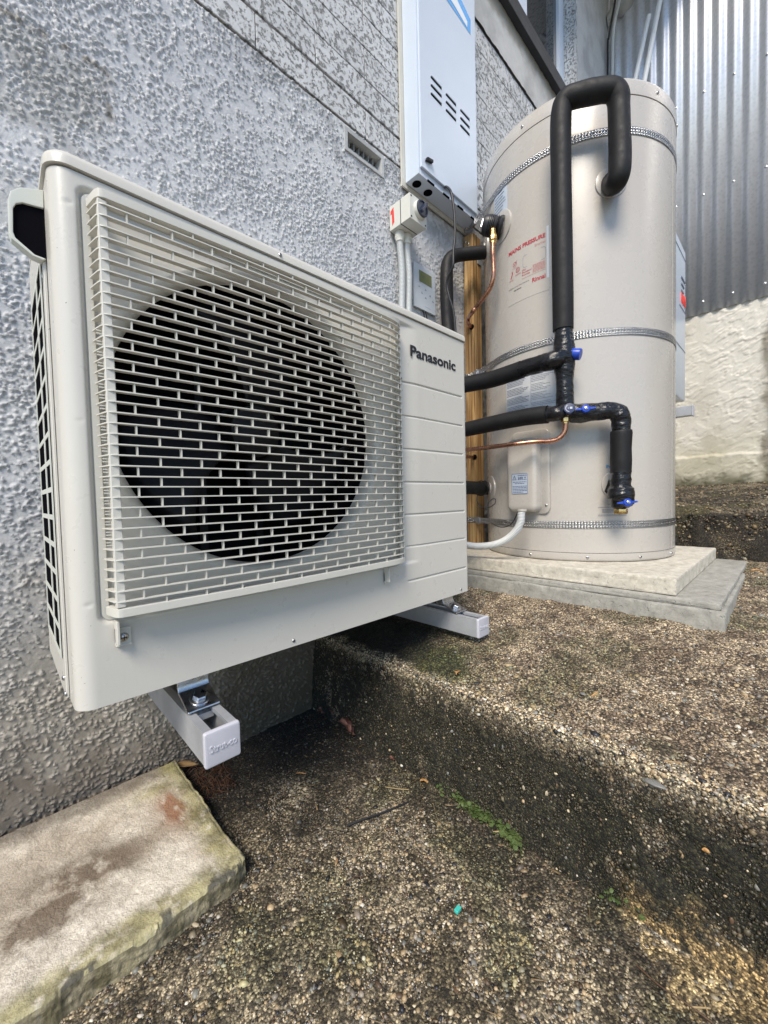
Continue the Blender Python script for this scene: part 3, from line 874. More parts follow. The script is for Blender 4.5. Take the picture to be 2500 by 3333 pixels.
# sub-floor vent
vent = MB()
vx0, vx1, vz0, vz1 = 0.716, 0.877, 1.259, 1.327
for bx in ((vx0, vx0 + 0.012, vz0, vz1), (vx1 - 0.012, vx1, vz0, vz1), (vx0 + 0.012, vx1 - 0.012, vz1 - 0.012, vz1), (vx0 + 0.012, vx1 - 0.012, vz0, vz0 + 0.010)):
    vent.box(bx[0], bx[1], YW - 0.0065, YW + 0.030, bx[2], bx[3])
vt = vent.build('air_vent', painted('weathered_vent', (0.46, 0.47, 0.47), 0.7, 0.2, bump=0.001, bscale=150), house, bevel=0.0012)
g_ = MB(); g_.box(vx0 + 0.012, vx1 - 0.012, YW + 0.012, YW + 0.026, vz0 + 0.030, vz0 + 0.0335)
for k in range(1, 7):
    xx = vx0 + 0.012 + k * (vx1 - vx0 - 0.024) / 7
    g_.box(xx - 0.0016, xx + 0.0016, YW + 0.012, YW + 0.027, vz0 + 0.010, vz1 - 0.012)
g_.build('grating', painted('grey_vent_bars', (0.30, 0.31, 0.31), 0.7, 0.1), vt)
b = MB(); b.box(vx0 + 0.012, vx1 - 0.012, YW - 0.0095, YW + 0.003, vz0 + 0.0405, vz0 + 0.0405 + 0.0002)
b = MB(); b.box(vx0 + 0.011, vx1 - 0.011, YW + 0.0272, YW + 0.0292, vz0 + 0.009, vz1 - 0.011)
b.build('vent_backing', M['dark'], vt)

# ================================================================== FAR WALL (corrugated over render)
XF = 3.10
shed = thing('corrugated_wall', 'wall of galvanised corrugated sheet above a cream render base at the far end', 'wall', (XF, -0.6, 0.3))
pitch = 0.0682
ys4 = np.arange(-5.0, YW - 0.012, pitch / 16)
zs4 = np.linspace(1.318, 5.2, 3)
Y4, Z4 = np.meshgrid(ys4, zs4)
PH = 2 * math.pi * (Y4 + 0.319) / pitch
grid = np.stack([XF - 0.012 - 0.0080 * np.sin(PH), Y4, Z4], -1)
o = grid_mesh('cladding_sheet', grid, M['corr'], shed)
sm = o.modifiers.new('thick', 'SOLIDIFY'); sm.thickness = 0.002
for k, zrow in enumerate((1.385, 2.02, 2.62)):
    for j in range(-3, 17):
        y = -0.319 + 0.017 - pitch * 2 * j + 0.136
        if y > 0.3 or y < -1.9: continue
        b = MB(); b.lathe((XF - 0.0200, y, zrow), (-1, 0, 0), [(0.0070, 0), (0.0072, 0.002), (0.0042, 0.0035), (0.0042, 0.007), (0.001, 0.008)], 10)
        b.build('roofing_screw', M['screw'], shed)
Xr, Zr = np.meshgrid(np.concatenate([np.linspace(-5.0, -0.7, 120), np.linspace(-0.69, YW, 240)]), np.linspace(0.2, 1.335, 230))
hR = stucco_h(Xr * 0.9, Zr, 0.34, 200)
ledge = sstep(0.452, 0.440, Zr + (fbm(Xr * 12, Zr * 3, 3, 205) - 0.5) * 0.02)
cr = lerp3((0.52, 0.49, 0.42), (0.62, 0.59, 0.52), sstep(0.3, 0.65, fbm(Xr * 4, Zr * 4, 4, 207)))
cr = lerp3(cr, (0.30, 0.27, 0.14), sstep(0.62, 0.36, Zr + (fbm(Xr * 9, Zr * 9, 4, 209) - 0.5) * 0.3) * 0.45)
cr = lerp3(cr, (0.07, 0.065, 0.03), sstep(0.36, 0.28, Zr + (fbm(Xr * 14, Zr * 14, 4, 211) - 0.5) * 0.12) * 0.85)
stn = sstep(-0.415, -0.455, Xr + (fbm(Xr * 20, Zr * 12, 4, 213) - 0.5) * 0.06) * sstep(1.20, 1.10, Zr + (fbm(Xr * 8, Zr * 8, 3, 214) - .5) * .1)
cr = lerp3(cr, (0.12, 0.10, 0.06), stn * 0.75)
grid_mesh('render_base', np.stack([XF - 0.003 - hR * 0.0032 - ledge * 0.022, Xr, Zr], -1), M['stucco'], shed, cols=cr, flip=True)
b = MB(); b.box(XF + 0.012, XF + 0.2, -5.0, YW + 0.2, -0.2, 5.2); b.build('wall_core', M['mortar'], shed)
# rough plaster lump under the eave and the corner cable
rs = np.random.default_rng(4)
nn_ = 26
A_, B_ = np.meshgrid(np.linspace(0, 1, nn_), np.linspace(0, 2 * math.pi, 19))
yy = YW - 0.02 - A_ * 0.30
rad_ = 0.055 * (1 + 0.5 * (fbm(A_ * 9, B_ * 2, 3, 301) - 0.5)) * (0.75 + 0.6 * A_)
eave = grid_mesh('eave_plaster', np.stack([XF - 0.02 + rad_ * np.cos(B_) * 0.9, yy, 3.46 + 0.10 * A_ + rad_ * np.sin(B_) + 0.02 * np.sin(A_ * 14)], -1), M['stucco'], shed, cols=np.full(A_.shape + (3,), 0.40) * np.array([1, 1, 0.97]))
b = MB(); b.box(1.7, XF - 0.03, YW - 0.72, YW - 0.022, 3.66, 3.74); b.build('eave_lining', M['block'], shed)
cb = MB(); cb.tube([(XF - 0.05, YW - 0.05, 1.4), (XF - 0.052, YW - 0.05, 2.4), (XF - 0.05, YW - 0.052, 3.1), (XF - 0.055, YW - 0.06, 3.34), (XF - 0.12, YW - 0.11, 3.43), (XF - 0.28, YW - 0.2, 3.47)], 0.011, 10, smooth_n=6)
tag(cb.build('corner_conduit', M['conduit']), 'slim grey pipe running up the corner where block wall meets corrugated sheet', 'pipe')
cb = MB(); cb.tube([(XF - 0.075, YW - 0.03, 1.4), (XF - 0.075, YW - 0.03, 3.1), (XF - 0.078, YW - 0.04, 3.3), (XF - 0.14, YW - 0.09, 3.41), (XF - 0.30, YW - 0.17, 3.44)], 0.006, 8, smooth_n=6)
tag(cb.build('corner_cable', M['cable']), 'thin black cable up the inner corner bending under the plaster lump', 'cable')

# two white poles leaning behind the tank
def pole(lab, p_top, p_mid, r):
    p_top, p_mid = Vector(p_top), Vector(p_mid)
    d = (p_mid - p_top); bot = p_top + d * ((0.25 - p_top.z) / d.z)
    b = MB(); b.tube([bot, p_mid, p_top], r, 12)
    tag(b.build('white_pole', M['pole']), lab, 'pole', 'white poles leaning on the corrugated wall')
pole('shorter white plastic pole leaning on corrugated wall, its top end in view', (3.0200, 0.1020, 3.2380), (2.9300, 0.1668, 2.7810), 0.0135)
pole('taller white plastic pole leaning on corrugated wall beside the shorter one', (3.0600, 0.0323, 3.4161), (2.9400, 0.1190, 2.7398), 0.0145)

# ================================================================== second outdoor unit behind the tank
cab = thing('wall_cabinet', 'white appliance cabinet on a wall bracket behind the tank, red sticker on its front', 'cabinet', (2.3, 0.0, 0.75))
b = MB(); b.rslab(1.93, 2.735, -0.134, 0.20, 0.012, [(0.004, 0.735), (0, 0.742), (0, 1.545), (0.006, 1.556)])
b.build('cabinet_body', M['white_steel'], cab)
for q in ((1.96, 2.732, 1.00, 1.004), (1.96, 2.728, 1.498, 1.502), (2.56, 2.732, 1.214, 1.219)):
    b = MB(); b.box(q[0], q[1], -0.1355, -0.1345, q[2], q[3]); b.build('panel_seam', M['greyink'], cab)
b = MB()
for k in range(7):
    w = 0.010 + 0.012 * random.random(); x = 2.60 + 0.018 * k; z = 1.235 + random.uniform(0, 0.012)
    b.prism([(0, 0), (w, 0.004), (w * 0.8, 0.045 + random.uniform(0, 0.025)), (0.004, 0.04)], (x, 0, z), (1, 0, 0), (0, 0, 1), (0, 1, 0), -0.1375, -0.1345)
b.build('red_sticker', M['red_tape'], cab)
b = MB()
for k in range(3): b.box(2.60, 2.70 - 0.02 * k, -0.1375, -0.1345, 1.37 - k * 0.035, 1.378 - k * 0.035)
b.build('printing', M['greyink'], cab)
b = MB(); b.box(2.60, 2.70, -0.06, 0.20, 0.690, 0.7345); b.build('mounting_foot', M['pvc'], cab, bevel=0.003)
br = thing('wall_bracket', 'galvanised bracket channel under the white cabinet behind the tank', 'bracket', (2.6, 0.1, 0.65))
b = MB(); b.box(2.58, 2.63, -0.185, YW - 0.014, 0.632, 0.684); b.build('channel', M['galv'], br, bevel=0.003)
b = MB(); b.box(2.577, 2.633, -0.190, -0.1855, 0.629, 0.687); b.build('end_cap', M['capplastic'], br, bevel=0.003)

# ================================================================== HEAT PUMP
W, HS, DP = 0.774, 0.606, 0.285
hp = thing('heat_pump', 'cream outdoor heat pump with a slatted fan grille, bracketed off the stucco wall', 'heat pump', (W / 2, 0.14, 0))
# front panel: pressed sheet with dish, grooves and dimples
FX, FZ, FR = 0.2585, 0.3505, 0.2265
r1, r2_ = 0.020, 0.007
cols_ = []
for y in np.linspace(0.055, r1, 4)[:-1]: cols_.append((0, y, -1, 0))
for a in np.linspace(0, math.pi / 2, 12): cols_.append((r1 - r1 * math.cos(a), r1 - r1 * math.sin(a), -math.cos(a), -math.sin(a)))
for x in np.concatenate([np.arange(r1 + 0.0018, 0.545, 0.0018), np.arange(0.545, 0.766, 0.0012)]): cols_.append((x, 0, 0, -1))
for a in np.linspace(0, math.pi / 2, 6): cols_.append((W - r2_ + r2_ * math.sin(a), r2_ - r2_ * math.cos(a), math.sin(a), -math.cos(a)))
for y in (0.03, 0.06): cols_.append((W, y, 1, 0))
cols_ = np.array(cols_)
gz = [(0.5471, 0.7583, 0.4745), (0.549, 0.7584, 0.4056), (0.550, 0.759, 0.3372), (0.551, 0.760, 0.2678), (0.552, 0.761, 0.1998), (0.552, 0.762, 0.1331), (0.552, 0.763, 0.0610)]
zs_ = set(np.round(np.arange(0.0, HS + 1e-6, 0.0022), 5))
for _, _, z in gz:
    for d in (0.0012, 0.0008, 0.0002, -0.0004, -0.0018, -0.0034, -0.005): zs_.add(round(z + d, 5))
zs_ = np.array(sorted(zs_))
CX, ZZ = np.meshgrid(cols_[:, 0], zs_); CY, _ = np.meshgrid(cols_[:, 1], zs_); NX, _ = np.meshgrid(cols_[:, 2], zs_); NY, _ = np.meshgrid(cols_[:, 3], zs_)
def rrect_d(x, z, x0, x1, z0, z1, r):
    qx = np.abs(x - (x0 + x1) / 2) - (x1 - x0) / 2 + r; qz = np.abs(z - (z0 + z1) / 2) - (z1 - z0) / 2 + r
    return np.hypot(np.maximum(qx, 0), np.maximum(qz, 0)) + np.minimum(np.maximum(qx, qz), 0) - r
dd = rrect_d(CX, ZZ, 0.0225, 0.70, 0.0955, 0.5935, 0.012)
dish = sstep(0.0, -0.006, dd) * sstep(0.60, 0.535, CX)
disp = -0.0065 * dish
for x0, x1, z in gz:
    on = sstep(x0, x0 + 0.0015, CX) * sstep(x1, x1 - 0.0015, CX)
    gpro = np.where(ZZ > z + 0.0002, sstep(z + 0.0010, z + 0.0002, ZZ), sstep(z - 0.005, z - 0.0004, ZZ))
    disp = disp - 0.0026 * gpro * on
for (x, z, s_) in ((0.0165, 0.5689, -1), (0.016, 0.1209, -1), (0.5465, 0.553, -1), (0.0165, 0.33, -0.5)):
    disp = disp + s_ * 0.0018 * np.exp(-((CX - x) ** 2 + (ZZ - z) ** 2) / (0.0022 ** 2))
disp = disp + 0.0012 * np.exp(-((ZZ - 0.02) / 0.012) ** 2) * 0
P = np.stack([CX + NX * disp, CY + NY * disp, ZZ], -1)
rr_ = np.hypot(CX - FX, ZZ - FZ); flat = (NY < -0.99)
# snap the ring of vertices next to the opening onto the circle
inside = (rr_ < FR) & flat
keepf = ~(inside[:-1, :-1] & inside[1:, :-1] & inside[:-1, 1:] & inside[1:, 1:])
sc_ = np.where(inside & (rr_ > 1e-6), FR / np.maximum(rr_, 1e-6), 1.0)
P[..., 0] = np.where(inside, FX + (CX - FX) * sc_, P[..., 0]); P[..., 2] = np.where(inside, FZ + (ZZ - FZ) * sc_, P[..., 2])
fp = grid_mesh('front_panel', P, M['unit'], hp, keep=keepf)
# bell mouth behind the opening
b = MB()
pr = [(FR + 0.001, 0.0062), (FR - 0.003, 0.0068), (FR - 0.0075, 0.0095), (FR - 0.0112, 0.015), (FR - 0.0132, 0.023), (FR - 0.0138, 0.030)]
vs, fs = [], []
for r, y in pr:
    for k in range(96):
        a = 2 * math.pi * k / 96; vs.append((FX + r * math.cos(a), y, FZ + r * math.sin(a)))
for i in range(len(pr) - 1):
    for k in range(96): fs.append((i * 96 + k, i * 96 + (k + 1) % 96, (i + 1) * 96 + (k + 1) % 96, (i + 1) * 96 + k))
b.add(vs, fs); b.build('fan_shroud', M['grille'], hp, smooth=60)
b = MB(); vs, fs = [], []
for r, y in ((FR - 0.0137, 0.0295), (FR - 0.013, 0.050), (FR - 0.006, 0.11)):
    for k in range(96):
        a = 2 * math.pi * k / 96; vs.append((FX + r * math.cos(a), y, FZ + r * math.sin(a)))
for i in range(2):
    for k in range(96): fs.append((i * 96 + k, i * 96 + (k + 1) % 96, (i + 1) * 96 + (k + 1) % 96, (i + 1) * 96 + k))
b.add(vs, fs); b.build('fan_barrel', M['dark'], hp, smooth=60)
# casing
b = MB()
b.box(0.004, W - 0.0025, 0.280, DP, 0.004, 0.600)                   # back
b.box(0.0008, W - 0.0008, 0.056, 0.279, 0.002, 0.010)              # base pan
b.box(W - 0.0035, W - 0.0005, 0.0605, 0.2795, 0.011, 0.600)         # right side
b.box(-0.0035, 0.0, 0.0555, 0.074, 0.001, 0.601); b.box(-0.0035, 0.0, 0.262, 0.285, 0.001, 0.601)
b.box(-0.0035, 0.0, 0.0745, 0.2615, 0.540, 0.601); b.box(-0.0035, 0.0, 0.0745, 0.2615, 0.001, 0.045)
b.build('casing', M['unit'], hp, bevel=0.0008, bseg=1)
b = MB(); b.box(0.012, 0.535, 0.200, 0.212, 0.02, 0.595); b.box(0.006, 0.018, 0.075, 0.262, 0.03, 0.56)
b.build('coil', M['coil'], hp)
b = MB()
for k in range(46): b.box(0.020, 0.530, 0.1965, 0.1995, 0.04 + k * 0.012, 0.0425 + k * 0.012)
b.build('coil_fins', M['coil'], hp)['kind'] = 'stuff'
b = MB(); b.box(0.536, 0.540, 0.07, 0.275, 0.012, 0.598); b.box(0.019, 0.535, 0.075, 0.199, 0.594, 0.599); b.build('partition', M['dark'], hp)
# fan: three swept blades, hub, motor stand
fan = MB(); fan.lathe((FX, 0.055, FZ), (0, 1, 0), [(0.004, 0), (0.030, 0.001), (0.042, 0.008), (0.045, 0.06), (0.044, 0.062)], 32)
fo = fan.build('fan_hub', M['fan'], hp)
for k in range(3):
    a0 = 2 * math.pi * k / 3 + 0.5
    n1, n2_ = 9, 10
    R_, A_ = np.meshgrid(np.linspace(0.040, 0.200, n1), np.linspace(0, 1, n2_))
    sweep = a0 + A_ * (1.25 - 0.2 * (R_ / 0.2)) + (R_ / 0.2) ** 2 * 0.55
    P = np.stack([FX + R_ * np.cos(sweep), 0.115 - A_ * 0.055 * (0.6 + 0.4 * R_ / 0.2), FZ + R_ * np.sin(sweep)], -1)
    o = grid_mesh('fan_blade', P, M['fan'], hp); o.modifiers.new('t', 'SOLIDIFY').thickness = 0.003
b = MB(); b.box(0.20, 0.214, 0.172, 0.19, 0.05, 0.58); b.box(0.306, 0.32, 0.172, 0.19, 0.05, 0.58); b.lathe((FX, 0.125, FZ), (0, 1, 0), [(0.05, 0), (0.05, 0.06)], 24)
b.build('motor_stand', M['fan'], hp)
# lid
b = MB()
b.rslab(-0.0032, W + 0.0032, -0.0032, DP + 0.004, 0.022, [(0.004, 0.6065), (0.0, 0.6075), (0.0, 0.6160), (0.0012, 0.6200), (0.0045, 0.6230), (0.010, 0.6245), (0.03, 0.6257)], rs=(0.023, 0.010, 0.01, 0.02), seg=8)
b.build('lid', M['unit'], hp, smooth=50)
# screws
def screw(p, axis, r, parent, cross=True):
    b = MB(); A = Vector(axis)
    b.lathe(p, axis, [(r, 0), (r, r * 0.15), (r * 0.86, r * 0.42), (r * 0.45, r * 0.62), (r * 0.05, r * 0.66)], 14)
    o = b.build('screw', M['screw'], parent)
    c = MB()
    up = Vector((0, 0, 1)) if abs(A.z) < 0.9 else Vector((1, 0, 0)); Rt = A.cross(up).normalized(); up = Rt.cross(A)
    p = Vector(p) + A * r * 0.55
    for e, f in ((Rt, up), (up, Rt)):
        q = r * 0.55; w = r * 0.085; hgt = r * 0.14
        c.prism([(-q, -w), (q, -w), (q, w), (-q, w)], p, e, f, A, 0, hgt)
    c.build('recess', M['dark'], o)
    o2 = None
    return o
for p in ((0.2747, -0.0032, 0.6135), (0.2778, -0.0002, 0.0095), (0.7405, -0.0002, 0.0095), (0.5440, -0.0002, 0.4772)): screw(p, (0, -1, 0), 0.0030, hp)
for y, z in ((0.058, 0.006), (0.07, 0.022), (0.27, 0.05), (0.058, 0.555), (0.075, 0.592)): screw((-0.0035, y, z), (-1, 0, 0), 0.0035, hp)
# grille
ctrl = [(0.0318, -0.001), (0.0335, -0.0105), (0.0362, -0.0240), (0.0390, -0.0292), (0.0440, -0.0312)]
for t in np.linspace(0.06, 1, 14): ctrl.append((0.044 + t * (0.478 - 0.044), -0.0312 - 0.0055 * math.sin(math.pi * t * 0.96)))
ctrl += [(0.496, -0.0300), (0.512, -0.0262), (0.524, -0.0195), (0.5325, -0.0110), (0.5372, -0.0010)]
def ribbon(ctrl, z, th, dep):
    b = MB(); P = [Vector((x, y, 0)) for x, y in ctrl]; n = len(P)
    vs, fs = [], []
    for i in range(n):
        t = (P[min(i + 1, n - 1)] - P[max(i - 1, 0)]).normalized(); nrm = Vector((t.y, -t.x, 0))
        if nrm.y > 0.2 and 2 < i < n - 3: nrm = -nrm
        a = P[i]; c = P[i] - nrm * dep
        vs += [(a.x, a.y, z - th / 2 * 0.8), (a.x, a.y, z + th / 2 * 0.8), (c.x, c.y, z + th / 2), (c.x, c.y, z - th / 2)]
    for i in range(n - 1):
        for k in range(4): fs.append((i * 4 + k, i * 4 + (k + 1) % 4, (i + 1) * 4 + (k + 1) % 4, (i + 1) * 4 + k))
    fs += [(0, 1, 2, 3), tuple((n - 1) * 4 + k for k in (3, 2, 1, 0))]
    b.add(vs, fs); return b
NS = 38
slat0 = ribbon(ctrl, 0, 0.0017, 0.0075).build('grille_slat', M['grille'], hp, smooth=50)
slat0.location.z = 0.1248
for k in range(1, NS):
    o = slat0.copy(); C.objects.link(o); o.parent = hp; o.matrix_parent_inverse = slat0.matrix_parent_inverse; o.location.z = 0.1248 + 0.01185 * k
ribbon(ctrl, 0.5745, 0.0115, 0.010).build('grille_bar', M['grille'], hp, smooth=50, bevel=0.0012)
ribbon(ctrl, 0.1118, 0.0120, 0.010).build('grille_bar', M['grille'], hp, smooth=50, bevel=0.0012)
b = MB(); b.box(0.0378, 0.0470, -0.0290, -0.0200, 0.1180, 0.5688); b.build('corner_post', M['grille'], hp, bevel=0.0008, bseg=1)
b = MB()
def grille_y(x):
    xs = [c[0] for c in ctrl]; ys = [c[1] for c in ctrl]
    return float(np.interp(x, xs, ys))
for k in range(NS + 1):
    z0 = 0.1248 + 0.01185 * (k - 1) + 0.0009; z1 = z0 + 0.0100
    xs_ = [(0.0649 if k % 2 else 0.0886) + 0.0468 * j for j in range(10)]
    for x in xs_:
        if x > 0.521: continue
        y = grille_y(x)
        b.box(x - 0.0007, x + 0.0007, y + 0.0012, y + 0.0070, z0, z1)
    if 5 < k < 27:
        for q in (0.33, 0.66): b.box(0.0330, 0.0380, -0.0185, -0.0165, z0 + q * 0.01, z0 + q * 0.01 + 0.0012)
for x in (0.5225, 0.531):
    y = grille_y(x); b.box(x - 0.0012, x + 0.0012, y + 0.001, y + 0.009, 0.118, 0.569)
b.build('grille_ribs', M['grille'], hp)['kind'] = 'stuff'
# grille base rim
b = MB()
def rring(x0, x1, z0, z1, r, ins):
    out = []
    for cx, cz_, a0 in ((x1 - r, z1 - r, 0), (x0 + r, z1 - r, 90), (x0 + r, z0 + r, 180), (x1 - r, z0 + r, 270)):
        for k in range(7):
            a = rad(a0 + 15 * k); q = r - ins
            out.append((cx + q * math.cos(a), cz_ + q * math.sin(a)))
    return out
ro = rring(0.0278, 0.541, 0.0985, 0.5885, 0.010, 0); ri = rring(0.0278, 0.541, 0.0985, 0.5885, 0.010, 0.0075); n_ = len(ro)
vs = [(x, 0.0062, z) for x, z in ro] + [(x, 0.0022, z) for x, z in rring(0.0278, 0.541, 0.0985, 0.5885, 0.010, 0.0008)] + [(x, 0.0022, z) for x, z in ri] + [(x, 0.0062, z) for x, z in ri]
fs = [(q * n_ + k, q * n_ + (k + 1) % n_, (q + 1) * n_ + (k + 1) % n_, (q + 1) * n_ + k) for q in range(3) for k in range(n_)]
b.add(vs, fs); b.build('grille_rim', M['grille'], hp)
for x in (0.0466, 0.4888):
    b = MB(); b.box(x - 0.0075, x - 0.0045, -0.016, -0.0008, 0.072, 0.0995); b.box(x - 0.0075, x + 0.0085, -0.0042, -0.0008, 0.0675, 0.089); b.box(x - 0.0075, x + 0.0085, -0.0060, -0.0043, 0.0672, 0.0695); b.box(x - 0.0075, x + 0.0085, -0.0060, -0.0043, 0.0868, 0.0890)
    o = b.build('grille_tab', M['grille'], hp, bevel=0.0005, bseg=1)
    screw((x + 0.0006, -0.0043, 0.0775), (0, -1, 0), 0.0054, o)
# maker's lettering
vs, fs = text_mesh('Panasonic', 0.0315, 0.022, 0.0005)
wd = max(v[0] for v in vs) - min(v[0] for v in vs)
k_ = (0.7325 - 0.5744) / wd; m0 = min(v[0] for v in vs)
b = MB(); b.add([(0.5744 + (x - m0) * k_, -0.0006 - z, 0.5305 + y) for x, y, z in vs], fs); b.build('lettering', M['ink'], hp, smooth=None)
# side guard
gd = MB(); gd.box(-0.0051, -0.0043, 0.0745, 0.0860, 0.045, 0.54); guard = gd.build('coil_guard', M['guard'], hp)
for y in (0.150, 0.2580):
    b = MB(); b.box(-0.0051, -0.0043, y - 0.0075, y + 0.0075 - (0.004 if y > 0.2 else 0), 0.0452, 0.5398); b.build('guard_bar', M['guard'], guard)
for k in range(15):
    z = 0.047 + k * 0.0348
    b = MB(); b.box(-0.0050, -0.00432, 0.0865, 0.2615, z - 0.0032, z + 0.0032); b.build('guard_bar', M['guard'], guard)
b = MB(); b.box(-0.0042, -0.0040, 0.0750, 0.2610, 0.0460, 0.5390); b.build('guard_backing', M['dark'], hp)
# lifting handle
poly = [(0.000, 0.601), (-0.020, 0.594), (-0.0285, 0.586), (-0.0312, 0.575), (-0.0318, 0.541), (-0.030, 0.5335), (-0.013, 0.5215), (-0.004, 0.520)]
pin = [(-0.0006, 0.5800), (-0.0190, 0.5775), (-0.0245, 0.5740), (-0.0272, 0.5680), (-0.0282, 0.5415), (-0.0266, 0.5358), (-0.0108, 0.5237), (-0.0006, 0.5226)]
b = MB()
n_ = len(poly)
y0, y1 = 0.050, 0.0635
vs = [(x, y0, z) for x, z in poly] + [(x, y0, z) for x, z in pin] + [(x, y1, z) for x, z in poly] + [(x, y1 - 0.004, z) for x, z in pin]
fs = []
for k in range(n_ - 1):
    fs += [(k, k + 1, n_ + k + 1, n_ + k), (k, k + 1, 2 * n_ + k + 1, 2 * n_ + k), (n_ + k, n_ + k + 1, 3 * n_ + k + 1, 3 * n_ + k)]
fs += [tuple(range(2 * n_, 3 * n_)), tuple(range(3 * n_, 4 * n_)), (0, n_, 3 * n_, 2 * n_), (n_ - 1, 2 * n_ - 1, 4 * n_ - 1, 3 * n_ - 1)]
b.add(vs, fs); hd = b.build('lifting_handle', M['guard'], hp, bevel=0.0012)
b = MB(); b.prism(pin, (0, 0, 0), (1, 0, 0), (0, 0, 1), (0, 1, 0), y0 + 0.003, y1 - 0.005); b.build('handle_recess', M['dark'], hd)
# mounting feet with bolts
FOOT = 0.043
for cx in (0.1405, 0.757):
    dy = 0.0
    prof_ = [(0.040, 0.0), (0.012, 0.0), (0.0095, -0.004), (0.0090, -0.028), (0.005, -0.0355), (-0.004, -0.0385), (-0.026, -0.0475), (-0.0330, -0.0490), (-0.0335, -0.0515), (-0.026, -0.0510), (-0.004, -0.0420), (0.008, -0.0390), (0.0125, -0.030), (0.0135, -0.0045), (0.014, -0.0032), (0.040, -0.0032)]
    b = MB(); b.prism([(q + FOOT, w) for q, w in prof_], (0, 0, 0), (0, 1, 0), (0, 0, 1), (1, 0, 0), cx - 0.0215, cx + 0.0215)
    ft = b.build('mounting_foot', M['zinc'], hp, bevel=0.0007, bseg=1)
    b = MB(); b.lathe((cx, -0.0145 + FOOT, -0.0436), (0, -0.38, 0.92), [(0.0135, 0), (0.0135, 0.0016), (0.0125, 0.0022)], 24)
    b.lathe((cx, -0.0145 + FOOT - 0.0006, -0.0418), (0, -0.38, 0.92), [(0.0098, 0), (0.0098, 0.0058), (0.0088, 0.0068)], 6)
    b.lathe((cx, -0.0145 + FOOT, -0.062), (0, -0.2, 0.98), [(0.004, 0), (0.004, 0.02)], 10)
    b.build('bolt', M['zinc'], ft)

# bracket channels under the heat pump
def strut(label, x0):
    t = thing('bracket_channel', label, 'bracket', (x0, 0.1, -0.08), 'steel channels carrying the heat pump')
    x1 = x0 + 0.0430; z0, z1 = -0.0970, -0.0545; th = 0.0026
    b = MB()
    poly = [(x0, z0), (x1, z0), (x1, z1), (x1 - 0.0105, z1), (x1 - 0.0105, z1 - 0.006), (x1 - 0.0080, z1 - 0.006), (x1 - 0.0080, z1 - th), (x1 - th, z1 - th), (x1 - th, z0 + th), (x0 + th, z0 + th), (x0 + th, z1 - th), (x0 + 0.0080, z1 - th), (x0 + 0.0080, z1 - 0.006), (x0 + 0.0105, z1 - 0.006), (x0 + 0.0105, z1), (x0, z1)]
    b.prism(poly, (0, 0, 0), (1, 0, 0), (0, 0, 1), (0, 1, 0), -0.047, YW - 0.004)
    b.build('channel', M['galv'], t, smooth=30)
    b = MB(); b.rslab(x0 - 0.0014, x1 + 0.0014, z0 - 0.0014, z1 + 0.0014, 0.003, [(0.0, -0.0465), (0, -0.0505), (0.0009, -0.0522), (0.003, -0.0527)])
    b.xf(Matrix(((1, 0, 0, 0), (0, 0, 1, 0), (0, 1, 0, 0), (0, 0, 0, 1))))
    cap = b.build('end_cap', M['capplastic'], t, smooth=35)
    vs, fs = text_mesh('Strut-co', 0.0125, 0.015, 0.0008)
    wd = max(v[0] for v in vs)
    b = MB(); b.add([(x0 + 0.004 + x * 0.035 / wd, -0.0530 - z, -0.0792 + y) for x, y, z in vs], fs); b.build('lettering', M['capplastic'], cap, smooth=None)
    # toothed nut under the foot
    b = MB(); b.box(x0 + 0.007, x1 - 0.007, 0.016, 0.038, -0.070, -0.0612); b.build('channel_nut', M['galv'], t, bevel=0.001)
strut('galvanised bracket channel under the left end of the heat pump, nearest the camera', 0.1190)
strut('galvanised bracket channel under the right end of the heat pump, towards the tank', 0.7355)

# ================================================================== TANK
TX, TY, TR = 1.505, 0.021, 0.312
TZ0, TZ1 = 0.0245, 1.436
tank = thing('hot_water_cylinder', 'tall cream steel hot water cylinder on a paving slab, wrapped by three perforated straps', 'water heater', (TX, TY, TZ0))
def tp(a, r, z):
    a = rad(a); return (TX + r * math.cos(a), TY + r * math.sin(a), z)
b = MB(); b.lathe((TX, TY, 0), (0, 0, 1), [(TR - 0.0018, 0.0515), (TR, 0.0522), (TR, 1.383), (TR - 0.0018, 1.3838)], 160)
b.build('shell', M['tank'], tank, smooth=30)
b = MB(); b.lathe((TX, TY, 0), (0, 0, 1), [(TR - 0.006, TZ0), (TR - 0.001, TZ0 + 0.003), (TR + 0.0012, TZ0 + 0.008), (TR + 0.0012, 0.0500), (TR - 0.002, 0.0508)], 160)
b.build('base_ring', M['tank'], tank, smooth=40)
b = MB(); b.lathe((TX, TY, 0), (0, 0, 1), [(TR - 0.002, 1.3845), (TR + 0.0014, 1.3852), (TR + 0.0014, 1.424), (TR - 0.002, 1.4315), (TR - 0.009, 1.4355), (TR - 0.03, 1.437), (0.02, 1.447)], 160)
b.build('top_cap', M['tank'], tank, smooth=40)
b = MB()
for a0, a1, r0 in ((-94.0, -92.0, 0.0016),):
    pts = [(a0, 0), (a0, r0), (a1, r0), (a1, 0)]
    vs = [tp(a, TR + r - 0.001, z) for z in (0.053, 1.382) for a, r in pts]
    b.add(vs, [(0, 1, 5, 4), (1, 2, 6, 5), (2, 3, 7, 6), (0, 3, 2, 1), (4, 5, 6, 7)])
b.build('vertical_seam', M['tank'], tank)
for a, z in [(TAa, 0.0385) for TAa in (176.5, 207.5, 236, 264, 140)] + [(TAa, 1.407) for TAa in (174, 206, 248, 280)]:
    n3 = Vector((math.cos(rad(a)), math.sin(rad(a)), 0))
    screw(tp(a, TR + 0.0012, z), n3, 0.0048, tank)
